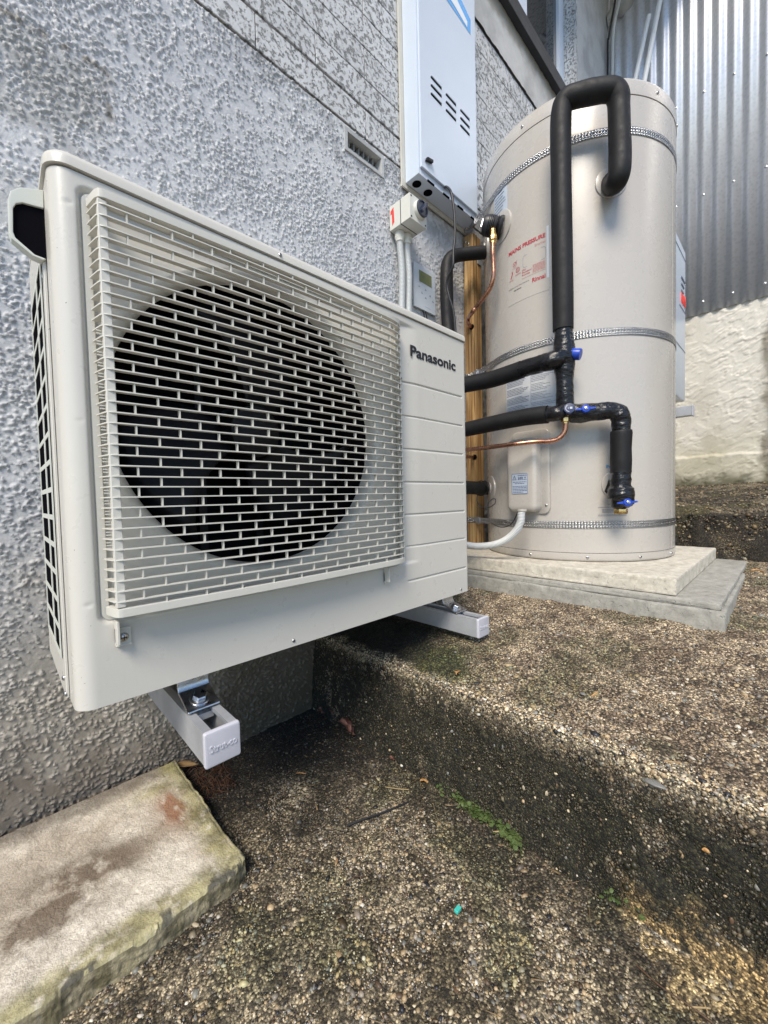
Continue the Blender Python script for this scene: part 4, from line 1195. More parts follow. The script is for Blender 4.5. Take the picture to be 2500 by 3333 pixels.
# curved flat print and stickers on the shell
def patch(name, mat, a0, a1, z0, z1, off, parent, th=0.0006):
    n = 12
    vs = []
    for r in (TR + 0.0001, TR + off):
        for z in (z0, z1):
            for k in range(n + 1): vs.append(tp(a0 + (a1 - a0) * k / n, r, z))
    m = n + 1; fs = []
    for k in range(n):
        fs += [(2 * m + k, 2 * m + k + 1, 3 * m + k + 1, 3 * m + k), (k, k + 1, 2 * m + k + 1, 2 * m + k), (m + k, m + k + 1, 3 * m + k + 1, 3 * m + k)]
    fs += [(0, m, 3 * m, 2 * m), (n, m + n, 3 * m + n, 2 * m + n)]
    b = MB(); b.add(vs, fs); return b.build(name, mat, parent, smooth=30)
DEG = 180 / (math.pi * TR)       # degrees per metre of shell
def tank_text(s, a0, a1, z, size, mat, off, parent, bold=0.0, name='lettering'):
    vs, fs = text_mesh(s, size, bold, 0.0)
    m0 = min(v[0] for v in vs); m1 = max(v[0] for v in vs); k = (a1 - a0) / (m1 - m0)
    b = MB(); b.add([tp(a0 + (x - m0) * k, TR + off, z + y) for x, y, _ in vs], fs)
    return b.build(name, mat, parent, smooth=None)
def tank_bars(rows, off, mat, parent, name='printing', tilt=0.0):
    # rows: (a0, a1, z, height): lines of small unreadable print, broken into words
    b = MB()
    for a0, a1, z, hgt in rows:
        a = a0
        while a < a1 - 0.15:
            w = random.uniform(0.35, 1.3); e = min(a + w, a1)
            m_ = (a + e) / 2
            b.add([tp(q, TR + off, zz) for q, zz in ((a, z), (e, z), (e, z + hgt), (a, z + hgt))], [(0, 1, 2, 3)])
            a = e + 0.22
    return b.build(name, mat, parent, smooth=None)
# brand sticker
st = patch('brand_sticker', M['clear'], 162.3, 188.9, 0.868, 1.062, 0.0006, tank)
patch('sticker_edge', M['sticker'], 187.7, 188.9, 0.905, 1.062, 0.0010, st)
O1 = 0.0012
tank_text('MAINS PRESSURE', 163.2, 187.0, 1.0315, 0.0172, M['red'], O1, st, 0.035)
tank_text('Enamel', 181.0, 187.0, 1.0155, 0.0110, M['red_soft'], O1, st)
tank_text('Rinnai', 179.2, 186.9, 0.9085, 0.0185, M['red'], O1, st, 0.025)
tank_text('Our', 172.9, 175.6, 0.9575, 0.0072, M['red'], O1, st, 0.01)
tank_text("Plumbers'", 172.9, 179.0, 0.9495, 0.0072, M['red'], O1, st, 0.01)
tank_text('Promise', 172.9, 177.9, 0.9415, 0.0072, M['red'], O1, st, 0.01)
tank_bars([(179.6, 187.0, 0.9385 + 0.0042 * k, 0.0022) for k in range(6)] + [(172.9, 187.0, 0.9335, 0.0012)], O1, M['red_soft'], st)
b = MB()
def outline(a0, a1, z0, z1, rz, th):
    ra = rz * DEG; pts = []
    for ca, cz_, s0 in ((a1 - ra, z1 - rz, 0), (a0 + ra, z1 - rz, 90), (a0 + ra, z0 + rz, 180), (a1 - ra, z0 + rz, 270)):
        for k in range(6):
            t = rad(s0 + 18 * k); pts.append((ca, cz_, math.cos(t), math.sin(t)))
    n = len(pts)
    vs = [tp(ca + c * ra, TR + O1, cz_ + s * rz) for ca, cz_, c, s in pts] + [tp(ca + c * (ra - th * DEG), TR + O1, cz_ + s * (rz - th)) for ca, cz_, c, s in pts]
    return vs, [(k, (k + 1) % n, n + (k + 1) % n, n + k) for k in range(n)]
vs, fs = outline(173.4, 187.2, 0.966, 1.004, 0.008, 0.0008); b.add(vs, fs)
b.build('outline', M['greyink'], st, smooth=None)
b = MB()
vs, fs = outline(166.4, 169.2, 0.9860, 1.0012, 0.0075, 0.0011); b.add(vs, fs)            # ring with tick
for (p, q) in (((167.0, 0.9945), (167.7, 0.9900)), ((167.7, 0.9900), (169.4, 1.0015))):
    b.add([tp(p[0], TR + O1, p[1]), tp(q[0], TR + O1, q[1]), tp(q[0], TR + O1, q[1] + 0.0022), tp(p[0], TR + O1, p[1] + 0.0022)], [(0, 1, 2, 3)])
vs, fs = outline(168.5, 171.3, 0.9625, 0.9790, 0.0075, 0.0010); b.add(vs, fs)
for k in range(3): b.add([tp(a, TR + O1, z) for a, z in ((168.7, 0.966 + k * .004), (171.0, 0.966 + k * .004), (171.0, 0.967 + k * .004), (168.7, 0.967 + k * .004))], [(0, 1, 2, 3)])
b.add([tp(a, TR + O1, z) for a, z in ((164.3, 0.953), (165.1, 0.953), (166.3, 0.968), (165.9, 0.977), (165.4, 0.974), (165.6, 0.966))], [(0, 1, 2, 3, 4, 5)])
b.build('icon', M['red'], st, smooth=None)
tank_bars([(165.9, 170.0, 0.9815, 0.0011), (168.2, 172.0, 0.9575, 0.0011), (168.2, 172.0, 0.9550, 0.0011), (163.5, 166.7, 0.9480, 0.0011), (163.5, 166.7, 0.9455, 0.0011)], O1, M['red_soft'], st)
tank_text('info@rinnai.co.nz | www.rinnai.co.nz', 162.9, 177.2, 0.9185, 0.0056, M['ink'], O1, st)
tank_text('0800 RINNAI', 167.0, 172.2, 0.9070, 0.0056, M['ink'], O1, st, 0.01)
# data label under the upper pipe
dl = patch('data_label', M['sticker'], 159.6, 193.2, 0.500, 0.640, 0.0006, tank)
rows = [(160.3, 190.0, 0.630, 0.0024), (160.3, 176.0, 0.624, 0.0024)]
for k in range(23):
    z = 0.617 - k * 0.0049
    if k % 6 == 5: continue
    rows.append((160.3, random.uniform(172, 177.2), z, 0.0019))
    rows.append((178.0, random.uniform(185, 191.6), z, 0.0013))
tank_bars(rows, O1, M['greyink'], dl)
b = MB(); vs, fs = outline(177.6, 192.4, 0.528, 0.622, 0.001, 0.0006); b.add(vs, fs); b.build('outline', M['greyink'], dl, smooth=None)
# blue-white label at the upper left
ul = patch('notice_label', M['sticker2'], 149.5, 162.3, 1.165, 1.285, 0.0006, tank)
tank_bars([(150.5 + (3.5 if k == 0 else 0), 161.0 - random.uniform(0, 3.5), 1.268 - k * 0.0105, 0.0030) for k in range(9)], O1, M['navy'], ul)
# inlet lettering and notes
tank_text('INLET', 217.1, 223.2, 0.3090, 0.0125, M['blue_ink'], O1, tank, 0.03)
tank_text('OUTLET', 219.2, 228, 1.1795, 0.0115, M['red'], O1, tank, 0.03)
tank_bars([(218, 222, 0.1990, .0016), (213, 225, 0.1900, .0016), (215, 224, 0.1830, .0016), (215, 224, 0.1790, .0016), (215, 224, 0.1750, .0016), (213, 228, 0.1675, .0010), (213, 228, 0.1645, .0010)], O1, M['greyink'], tank)
# element cover box
ang = 175.6
n3 = Vector((math.cos(rad(ang)), math.sin(rad(ang)), 0)); t3 = Vector((-n3.y, n3.x, 0)) ; t3 = Vector((-math.sin(rad(ang)), math.cos(rad(ang)), 0))
Mx = Matrix(((t3.x, 0, n3.x, TX), (t3.y, 0, n3.y, TY), (0, 1, 0, 0), (0, 0, 0, 1)))   # local x: along shell (increasing angle), y: up, z: outward
b = MB(); b.rslab(-0.061, 0.072, 0.172, 0.442, 0.022, [(0, TR - 0.010), (0, TR + 0.002), (0.002, TR + 0.0035)]); b.xf(Mx)
ec = b.build('element_cover', M['tank'], tank, smooth=40)
b = MB(); b.rslab(-0.058, 0.048, 0.178, 0.416, 0.022, [(0.0, TR + 0.003), (0.001, TR + 0.030), (0.004, TR + 0.0375), (0.012, TR + 0.0410), (0.022, TR + 0.0420)], seg=8); b.xf(Mx)
b.build('cover_box', M['tank'], ec, smooth=60)
def cov(x, y, z): return tuple(Mx @ Vector((x, y, TR + z)))
screw(cov(0.062, 0.200, 0.0035), n3, 0.0045, ec)
wl = MB(); wl.rslab(-0.036, 0.022, 0.237, 0.3035, 0.005, [(0, TR + 0.0421), (0, TR + 0.0430)]); wl.xf(Mx)
wo = wl.build('warning_label', M['warn'], ec, smooth=None)
b = MB()
ro = [(x, z) for x, z in rring(-0.0355, 0.0215, 0.2375, 0.303, 0.0045, 0)]; ri = rring(-0.0355, 0.0215, 0.2375, 0.303, 0.0045, 0.0011); n_ = len(ro)
b.add([cov(x, z, 0.0434) for x, z in ro] + [cov(x, z, 0.0434) for x, z in ri], [(k, (k + 1) % n_, n_ + (k + 1) % n_, n_ + k) for k in range(n_)])
tri = [(-0.0325, 0.2825), (-0.0175, 0.2825), (-0.0250, 0.2975)]; tri2 = [(-0.0300, 0.2840), (-0.0200, 0.2840), (-0.0250, 0.2940)]
b.add([cov(x, z, 0.0434) for x, z in tri + tri2], [(k, (k + 1) % 3, 3 + (k + 1) % 3, 3 + k) for k in range(3)])
def cov_text(s, x0, x1, y, size, bold=0.02):
    vs, fs = text_mesh(s, size, bold); m0 = min(v[0] for v in vs); m1 = max(v[0] for v in vs); k = (x1 - x0) / (m1 - m0)
    b.add([cov(x0 + (x - m0) * k, y + yy, 0.0434) for x, yy, _ in vs], fs)
cov_text('!', -0.0257, -0.0243, 0.2856, 0.0082)
cov_text('WARNING', -0.0140, 0.0185, 0.2948, 0.0052)
cov_text('240 V', -0.0125, 0.0170, 0.2855, 0.0092, 0.03)
for k, (x0, x1) in enumerate([(-0.013, 0.018), (-0.031, 0.017), (-0.024, 0.010), (-0.032, 0.019), (-0.032, 0.019), (-0.032, 0.019), (-0.032, 0.019), (-0.032, 0.006)]):
    y = [0.2822, 0.2748, 0.2698, 0.2612, 0.2564, 0.2516, 0.2468, 0.2420][k]; x = x0
    while x < x1:
        e = min(x + random.uniform(0.004, 0.010), x1); b.add([cov(q, z, 0.0434) for q, z in ((x, y), (e, y), (e, y + 0.0017), (x, y + 0.0017))], [(0, 1, 2, 3)]); x = e + 0.0012
b.build('printing', M['navy'], wo, smooth=None)
# escutcheon flanges
def flange(a, z, r, parent=tank):
    n3 = Vector((math.cos(rad(a)), math.sin(rad(a)), 0))
    o = Vector(tp(a, TR - 0.004, z))
    b = MB(); b.lathe(o, n3, [(r, -0.02), (r, 0.0045), (r - 0.001, 0.0062), (r * 0.93, 0.0068), (r * 0.45, 0.010), (r * 0.44, 0.013)], 48)
    return b.build('flange', M['tank'], parent, smooth=35)
flange(220.1, 1.138, 0.044); flange(222.4, 0.258, 0.043); flange(156.4, 1.150, 0.052); flange(131.5, 1.160, 0.046); flange(137.5, 0.262, 0.046)

# perforated straps
def strap(label, z, post_z=None):
    t = thing('perforated_strap', label, 'strap', (TX, TY, z), 'perforated straps round the cylinder')
    hw = 0.0108; R_ = TR + 0.0016
    path = [Vector((1.3078, 0.362, 0)), Vector((1.3078, 0.3185, 0)), Vector((1.3092, 0.3160, 0))]
    a_start = 151.4
    for a in np.arange(a_start, 392, 0.5): path.append(Vector((TX + R_ * math.cos(rad(a)), TY + R_ * math.sin(rad(a)), 0)))
    L = [0]
    for i in range(1, len(path)): L.append(L[-1] + (path[i] - path[i - 1]).length)
    px_ = np.interp; L = np.array(L); Pxy = np.array([[p.x, p.y] for p in path])
    tw = 0.0085; N = int(L[-1] / tw)
    vs, fs = [], []
    def at(s): return (float(np.interp(s, L, Pxy[:, 0])), float(np.interp(s, L, Pxy[:, 1])))
    for i in range(N):
        for band, (z0, z1) in enumerate(((-hw, -0.0048), (-0.0048, 0.0048), (0.0048, hw))):
            s0, s1 = i * tw, (i + 1) * tw
            if band == 1: r = 0.0031 if i % 2 else 0.0021
            else: r = 0.0013
            zc = (z0 + z1) / 2; scn = (s0 + s1) / 2
            if band != 1: zc = zc * 0.98
            sq = [(s0, z0), (scn, z0), (s1, z0), (s1, zc), (s1, z1), (scn, z1), (s0, z1), (s0, zc)]
            cc_ = [(scn + r * math.cos(rad(q)), zc + r * math.sin(rad(q))) for q in (225, 270, 315, 0, 45, 90, 135, 180)]
            o = len(vs)
            for s_, zz_ in sq + cc_:
                x, y = at(s_); vs.append((x, y, z + zz_))
            for k in range(8): fs.append((o + k, o + (k + 1) % 8, o + 8 + (k + 1) % 8, o + 8 + k))
    b = MB(); b.add(vs, fs); o = b.build('band', M['strap'], t, smooth=20)
    o.modifiers.new('t', 'SOLIDIFY').thickness = 0.0007
    # buckle on the post
    b = MB(); b.rslab(-0.013, 0.013, -0.0135, 0.0135, 0.003, [(0, 0), (0, 0.007), (0.003, 0.0095)])
    dirn = Vector((TX + R_ * math.cos(rad(151.4)), TY + R_ * math.sin(rad(151.4)), 0)) - Vector((1.309, 0.316, 0)); dirn.normalize(); nrm = Vector((dirn.y, -dirn.x, 0)); nrm = nrm if nrm.x < 0 else -nrm
    mm = Matrix(((dirn.x, 0, nrm.x, 1.3085 + dirn.x * 0.012), (dirn.y, 0, nrm.y, 0.314 + dirn.y * 0.012), (0, 1, 0, z), (0, 0, 0, 1)))
    b.xf(mm); b.build('buckle', M['chrome'], t, bevel=0.0008)
    screw((1.3074, 0.345, z + 0.003), (-1, 0, 0), 0.0045, t)
strap('perforated steel strap round the top of the cylinder, just below its cap', 1.283)
strap('perforated steel strap round the middle of the cylinder, above the pipe tee', 0.710)
strap('perforated steel strap round the foot of the cylinder, below the element cover', 0.138)

# slabs under the tank
def rough_box(name, x0, x1, y0, y1, z0, z1, mat, seed, res=0.016, amp=0.004):
    b = MB(); b.box(x0, x1, y0, y1, z0, z1)
    bm = bmesh.new(); vv = [bm.verts.new(v) for v in b.v]
    for f in b.f: bm.faces.new([vv[i] for i in f])
    es = list(bm.edges); bmesh.ops.bevel(bm, geom=es, offset=0.004, segments=2, affect='EDGES', profile=0.6)
    bmesh.ops.triangulate(bm, faces=bm.faces)
    for _ in range(5):
        le = [e for e in bm.edges if e.calc_length() > res * 2]
        if not le: break
        bmesh.ops.subdivide_edges(bm, edges=le, cuts=1, use_grid_fill=False)
        bmesh.ops.triangulate(bm, faces=bm.faces)
    bmesh.ops.recalc_face_normals(bm, faces=bm.faces)
    P = np.array([v.co[:] for v in bm.verts])
    d = (fbm(P[:, 0] * 30 + P[:, 2] * 17, P[:, 1] * 30 + P[:, 2] * 23, 4, seed) - 0.5) * amp
    for v, q in zip(bm.verts, d):
        v.co += v.normal * q if v.co.z > z0 + 0.004 else v.normal * 0
    me = bpy.data.meshes.new(name); bm.to_mesh(me); bm.free(); me.materials.append(mat)
    return link(name, me, None, 50)
tag(rough_box('paving_slab', 1.102, 1.822, -0.365, 0.352, -0.0170, 0.0240, M['paver'], 401), 'pale square paving slab directly under the hot water cylinder', 'slab')
pl = thing('cement_plinth', 'grey cement plinth under the pale paving slab, sunk into the sloping step', 'plinth', (1.45, -0.05, -0.05))
o = rough_box('plinth_body', 1.078, 1.838, -0.457, 0.362, -0.140, -0.0335, M['plinth'], 403, amp=0.006); o.parent = pl; o.matrix_parent_inverse = Matrix.Translation(-pl.location)
o = rough_box('plinth_top', 1.085, 1.838, -0.450, 0.362, -0.0335, -0.0180, M['plinth'], 405, amp=0.004); o.parent = pl; o.matrix_parent_inverse = Matrix.Translation(-pl.location)

# timber post
post = thing('timber_post', 'treated pine post standing against the wall beside the cylinder', 'post', (1.33, 0.343, 0))
b = MB(); b.box(1.3092, 1.338, 0.3170, 0.3615, -0.0165, 1.258); b.build('timber', M['wood'], post, bevel=0.002)
b = MB(); b.box(1.3383, 1.368, 0.3185, 0.3615, -0.0165, 1.256); b.build('timber', M['wood'], post, bevel=0.002)
for z in (1.235, 1.222): screw((1.3088, 0.335 + (z - 1.22), z), (-1, 0, 0), 0.005, post)
b = MB(); b.box(1.340, 1.366, 0.3150, 0.3182, 1.150, 1.20); b.build('steel_clip', M['galv'], post, bevel=0.0008)
for p in ((1.3088, 0.3273, 0.8989), (1.3088, 0.3232, 0.3879)):
    b = MB(); b.lathe(p, (-1, 0, 0), [(0.0105, -0.001), (0.0105, 0.0006)], 16); b.build('drilled_hole', M['dark'], post)

# ================================================================== PIPEWORK
def foam_run(pts, r, n=8, seed=0):
    b = MB(); rs = random.Random(seed)
    b.tube(pts, [r * rs.uniform(0.97, 1.03) for _ in pts], 20, smooth_n=n); return b
def tape_run(pts, rr, n=10, seed=0):
    rs = random.Random(seed); P = [Vector(p) for p in pts]
    b = MB(); b.tube(P, list(rr) if isinstance(rr, (list, tuple)) else [rr] * len(P), 28, smooth_n=n)
    vv = np.array(b.v)
    s_ = vv[:, 2] * 150 + vv[:, 0] * 95 + vv[:, 1] * 60 + seed * 3
    q = (fbm(s_, vv[:, 0] * 30 - vv[:, 1] * 30, 3, 500 + seed) - 0.5) * 0.0055
    cen = np.repeat(np.array([vv[i:i + 28].mean(0) for i in range(0, len(vv) - 0, 28)]), 28, 0)[:len(vv)]
    d = vv - cen; d /= np.linalg.norm(d, axis=1, keepdims=True) + 1e-9
    vv = vv + d * q[:, None]; b.v = [tuple(x) for x in vv]
    return b
FR_ = 0.0278
loop = thing('insulated_pipe', 'thick black foam-lagged pipe looping over the top of the cylinder down to the taped tee', 'pipe', (1.2, -0.2, 0.7))
p_out = (1.2623, -0.1814, 1.1356)
foam_run([p_out, (1.2387, -0.1936, 1.1128), (1.2108, -0.2099, 1.0956), (1.2026, -0.2189, 1.1107), (1.2026, -0.2205, 1.1586), (1.2017, -0.2194, 1.2237), (1.2008, -0.2183, 1.2804), (1.1988, -0.2174, 1.3055), (1.1903, -0.2093, 1.3233), (1.1761, -0.1923, 1.3286), (1.1552, -0.1603, 1.3313), (1.1411, -0.1300, 1.3349), (1.1335, -0.1072, 1.3362), (1.1305, -0.0948, 1.3198), (1.1295, -0.0914, 1.2645), (1.1304, -0.0910, 1.1472), (1.1335, -0.0911, 0.9783), (1.1367, -0.0911, 0.8034), (1.1386, -0.0905, 0.7083)], FR_, 6, 3).build('foam_sleeve', M['foam'], loop)
TA_, TB_ = (1.1386, -0.0906, 0.7188), (1.1420, -0.0913, 0.6334)
tape_run([TA_, (1.1388, -0.0913, 0.6985), (1.1399, -0.0915, 0.6768), (1.1411, -0.0918, 0.6550), TB_, (1.1440, -0.0912, 0.6074), (1.1458, -0.0902, 0.5770), (1.1479, -0.0901, 0.5419), (1.1499, -0.0899, 0.5110), (1.1522, -0.0906, 0.4773)], [0.0235, 0.0240, 0.0250, 0.0290, 0.0325, 0.0285, 0.0245, 0.0240, 0.0240, 0.0245], 9, 1).build('tape_wrap', M['tape'], loop, smooth=80)
tee = MB(); tee.lathe((1.1418, -0.1035, 0.6370), Vector((1.1457, -0.1307, 0.6296)) - Vector((1.1418, -0.1035, 0.6370)), [(0.0185, 0.0), (0.0185, 0.012), (0.0165, 0.013), (0.0165, 0.031), (0.015, 0.034), (0.004, 0.0345)], 14)
tee.build('valve_cap', M['blue'], loop, smooth=30)
up = thing('insulated_pipe', 'upper of two lagged pipes running from the taped tee back behind the heat pump', 'pipe', (1.2, 0, 0.55))
tape_run([TB_, (1.1099, -0.0726, 0.6197), (1.1089, -0.0369, 0.6190), (1.1131, 0.0078, 0.6194), (1.1152, 0.0337, 0.6188)], [0.0285, 0.0255, 0.0250, 0.0248, 0.0240], 9, 2).build('tape_wrap', M['tape'], up, smooth=80)
foam_run([(1.1154, 0.0237, 0.6192), (1.1178, 0.0659, 0.6167), (1.1205, 0.1327, 0.6144), (1.1159, 0.2000, 0.6165), (1.1117, 0.2598, 0.6185), (1.1053, 0.3218, 0.6187)], 0.0262, 6, 5).build('foam_sleeve', M['foam'], up)
lo = thing('insulated_pipe', 'lower lagged pipe running from the valve junction back behind the heat pump', 'pipe', (1.2, 0, 0.42))
tape_run([(1.1522, -0.0906, 0.4755), (1.1232, -0.0791, 0.4691), (1.1221, -0.0572, 0.4700), (1.1216, -0.0427, 0.4696)], [0.0240, 0.0215, 0.0222, 0.0228], 8, 3).build('tape_wrap', M['tape'], lo, smooth=80)
foam_run([(1.1225, -0.0506, 0.4702), (1.1198, 0.0079, 0.4731), (1.1192, 0.0781, 0.4718), (1.1175, 0.1561, 0.4685), (1.1161, 0.2339, 0.4650), (1.1067, 0.3264, 0.4615)], 0.0258, 6, 6).build('foam_sleeve', M['foam'], lo)
inl = thing('inlet_pipe', 'taped cold inlet pipe bending down to a blue tap at the foot of the cylinder', 'pipe', (1.25, -0.2, 0.35))
tape_run([(1.1522, -0.0906, 0.4755), (1.1615, -0.1165, 0.4678), (1.1711, -0.1385, 0.4662), (1.1821, -0.1596, 0.4667), (1.1944, -0.1800, 0.4675), (1.2081, -0.1998, 0.4659), (1.2176, -0.2120, 0.4564), (1.2217, -0.2170, 0.4354), (1.2222, -0.2176, 0.4111)], [0.0270, 0.0270, 0.0265, 0.0250, 0.0245, 0.0240, 0.0265, 0.0245, 0.0235], 8, 4).build('tape_wrap', M['tape'], inl, smooth=80)
foam_run([(1.2217, -0.2170, 0.4094), (1.2217, -0.2170, 0.4007), (1.2211, -0.2163, 0.3591), (1.2210, -0.2162, 0.3243), (1.2210, -0.2162, 0.2981), (1.2210, -0.2162, 0.2912)], [0.026] * 6 if False else 0.0272, 4, 8).build('foam_sleeve', M['foam'], inl)
tape_run([(1.2210, -0.2162, 0.2946), (1.2210, -0.2161, 0.2789), (1.2204, -0.2155, 0.2545), (1.2204, -0.2154, 0.2440), (1.2188, -0.2166, 0.2264), (1.2182, -0.2160, 0.2107), (1.2130, -0.2095, 0.1968), (1.2090, -0.2043, 0.1882)], [0.0255, 0.0255, 0.0262, 0.0330, 0.0350, 0.0330, 0.0185, 0.0120], 8, 6).build('tape_wrap', M['tape'], inl, smooth=80)
tape_run([(1.2725, -0.1901, 0.2584), (1.2501, -0.1995, 0.2552), (1.2215, -0.2136, 0.2502)], [0.022, 0.021, 0.022], 6, 7).build('tape_wrap', M['tape'], inl, smooth=80)
b = MB(); fl = [(1.2302, -0.1825, 0.2738), (1.2173, -0.1748, 0.2381), (1.2226, -0.1789, 0.2317), (1.2204, -0.1861, 0.2395), (1.2197, -0.1920, 0.2598)]
b.add(fl + [(x + 0.0012, y + 0.001, z) for x, y, z in fl], [(0, 1, 2, 3, 4), (9, 8, 7, 6, 5)] + [(k, (k + 1) % 5, 5 + (k + 1) % 5, 5 + k) for k in range(5)]); b.build('tape_flap', M['tape'], inl)
hexo = Vector((1.2187, -0.2166, 0.1896))
b = MB(); b.lathe(hexo, (0, 0, -1), [(0.011, -0.012), (0.011, 0.001), (0.0172, 0.0015), (0.0178, 0.003), (0.0178, 0.0145), (0.0168, 0.0165), (0.011, 0.0168)], 6); b.build('hex_nut', M['brass'], inl, smooth=25)
def lever(c, axis, parent, mat_, s=1.0, tilt=0.0):
    A = Vector(axis).normalized(); c = Vector(c); up_ = Vector((0, 0, 1)); Rt = up_.cross(A).normalized(); U_ = A.cross(Rt)
    Rt2 = Rt * math.cos(tilt) + U_ * math.sin(tilt); U2 = U_ * math.cos(tilt) - Rt * math.sin(tilt)
    b = MB(); b.lathe(c, A, [(0.0118 * s, 0), (0.0118 * s, 0.006), (0.010 * s, 0.0085), (0.002, 0.009)], 18)
    for sg in (-1, 1):
        b.prism([(sg * 0.008, -0.0035), (sg * 0.026 * s, -0.0022), (sg * 0.0275 * s, 0.0), (sg * 0.026 * s, 0.0022), (sg * 0.008, 0.0042)], c, Rt2, U2, A, 0.0005, 0.0055)
    o = b.build('lever_handle', mat_, parent, smooth=35, bevel=0.0008)
    b = MB(); b.lathe(c + A * 0.009, A, [(0.0052, 0), (0.0052, 0.0025), (0.004, 0.003)], 6); b.lathe(c + A * 0.012, A, [(0.0022, 0), (0.002, 0.002)], 10); b.build('lever_nut', M['chrome'], o)
CAMV = Vector((-0.0509, -0.5559, 0.2357))
def toward(p): return (CAMV - Vector(p)).normalized()
pl_ = (1.1988, -0.2363, 0.2058); b = MB(); b.tube([hexo + Vector((0, 0, 0.012)), Vector(pl_)], 0.008, 10); b.build('tap_stem', M['brass'], inl)
lever(pl_, Vector((-0.72, -0.62, 0.15)), inl, M['blue'], 1.0, 0.06)
pv = (1.1464, -0.1470, 0.4719); lever(pv, Vector((-0.80, -0.58, 0.15)), inl, M['blue'], 1.0, 0.05)
pc_ = Vector((1.1358, -0.1047, 0.4744)); ax = Vector((-0.85, -0.50, 0.16)).normalized()
b = MB(); b.lathe(pc_, ax, [(0.0150, 0.0), (0.0158, 0.002), (0.0158, 0.016), (0.0145, 0.0185), (0.003, 0.019)], 26); ro_ = b.build('regulator_cap', M['navyplastic'], inl, smooth=35)
b = MB(); Rt = Vector((0, 0, 1)).cross(ax).normalized(); U_ = ax.cross(Rt)
for k in range(9):
    t0, t1 = rad(120 + k * 16), rad(120 + k * 16 + 16)
    b.add([pc_ + ax * 0.0193 + Rt * (r * math.cos(t)) + U_ * (r * math.sin(t)) for t, r in ((t0, .0095), (t1, .0095), (t1, .0108), (t0, .0108))], [(0, 1, 2, 3)])
for x0, x1, y0_, y1_ in ((0.001, 0.0075, 0.001, 0.0032), (0.001, 0.0075, -0.0022, 0.0), (-0.004, -0.001, -0.0008, 0.0008)):
    b.add([pc_ + ax * 0.0193 + Rt * x + U_ * y for x, y in ((x0, y0_), (x1, y0_), (x1, y1_), (x0, y1_))], [(0, 1, 2, 3)])
b.build('printing', M['sticker'], ro_, smooth=None)
b = MB(); b.lathe(pc_ - ax * 0.008, ax, [(0.0165, 0), (0.0165, 0.0075), (0.0155, 0.0085)], 24); b.build('brass_collar', M['brass'], inl)
nb = Vector((1.1389, -0.0948, 0.4623))
b = MB(); b.lathe(nb, (0, 0, -1), [(0.0085, 0), (0.0085, 0.006), (0.0118, 0.0062), (0.0122, 0.0075), (0.0122, 0.0180), (0.0112, 0.0195), (0.0085, 0.0198), (0.0085, 0.023)], 6); b.build('hex_nut', M['brass'], inl, smooth=25)
# copper drain lines
cl = thing('copper_pipe', 'lower copper pipe curving from the brass valve nut to behind the heat pump', 'pipe', (1.2, 0, 0.4))
b = MB(); b.tube([(1.1391, -0.0954, 0.4427), (1.1391, -0.0954, 0.4338), (1.1378, -0.0913, 0.4129), (1.1316, -0.0769, 0.3963), (1.1244, -0.0546, 0.3912), (1.1146, -0.0141, 0.3934), (1.0865, 0.0429, 0.3903), (1.0977, 0.1227, 0.3913), (1.1084, 0.2238, 0.3935), (1.1118, 0.3181, 0.3946)], 0.0069, 14, smooth_n=6); b.build('copper_tube', M['copper'], cl)
cs = MB(); cs.tube([(1.3160, 0.3279, 0.3888), (1.2980, 0.3261, 0.3876), (1.1628, 0.2609, 0.3767), (1.1348, 0.2811, 0.3792), (1.0951, 0.3057, 0.3814)], 0.0069, 12, smooth_n=4)
tag(cs.build('copper_pipe', M['copper']), 'short copper stub coming out of the timber post beside the heat pump', 'pipe')
rv = thing('relief_valve', 'black relief valve high on the left of the cylinder above a copper drain', 'valve', (1.2, 0.16, 1.15))
c0 = Vector((1.2145, 0.1401, 1.1451)); c1 = Vector((1.1821, 0.1842, 1.1607)); axv = (c1 - c0).normalized()
Lv = (c1 - c0).length
vb = MB(); vb.lathe(c0, axv, [(0.034, 0.0), (0.036, 0.006), (0.031, 0.014), (0.029, Lv * 0.3), (0.032, Lv * 0.45), (0.033, Lv * 0.75), (0.031, Lv), (0.027, Lv + 0.008), (0.004, Lv + 0.009)], 24); vb.build('valve_body', M['cable'], rv, smooth=50)
b = MB()
for q in (0.08, 0.18, 0.28, 0.5, 0.6, 0.7, 0.8): b.lathe(c0 + axv * Lv * q, axv, [(0.0330, 0), (0.0342, 0.0012), (0.0330, 0.0024)], 24)
b.build('rib', M['tape'], rv)
cap_c = c0 + axv * (Lv + 0.008); rt = axv.cross(Vector((0, 0, 1))).normalized(); uu = rt.cross(axv)
b = MB(); b.prism([(-0.012, -0.014), (-0.008, -0.014), (-0.003, 0.016), (-0.007, 0.016)], cap_c, rt, uu, axv, 0.002, 0.006); b.build('relief_lever', M['chrome'], rv, bevel=0.0006)
b = MB(); b.lathe(cap_c + uu * 0.004 + rt * 0.006, axv, [(0.007, 0), (0.006, 0.003)], 14); b.build('lever_boss', M['blue'], rv)
u0 = Vector((1.1660, 0.1460, 1.1144))
b = MB(); b.lathe(u0, (0, 0, -1), [(0.0090, -0.006), (0.0090, 0.008), (0.0105, 0.009), (0.0105, 0.016), (0.0128, 0.017), (0.0132, 0.019), (0.0132, 0.030), (0.0120, 0.032), (0.0100, 0.033), (0.0100, 0.040), (0.008, 0.042)], 8); b.build('brass_union', M['brass'], rv, smooth=25)
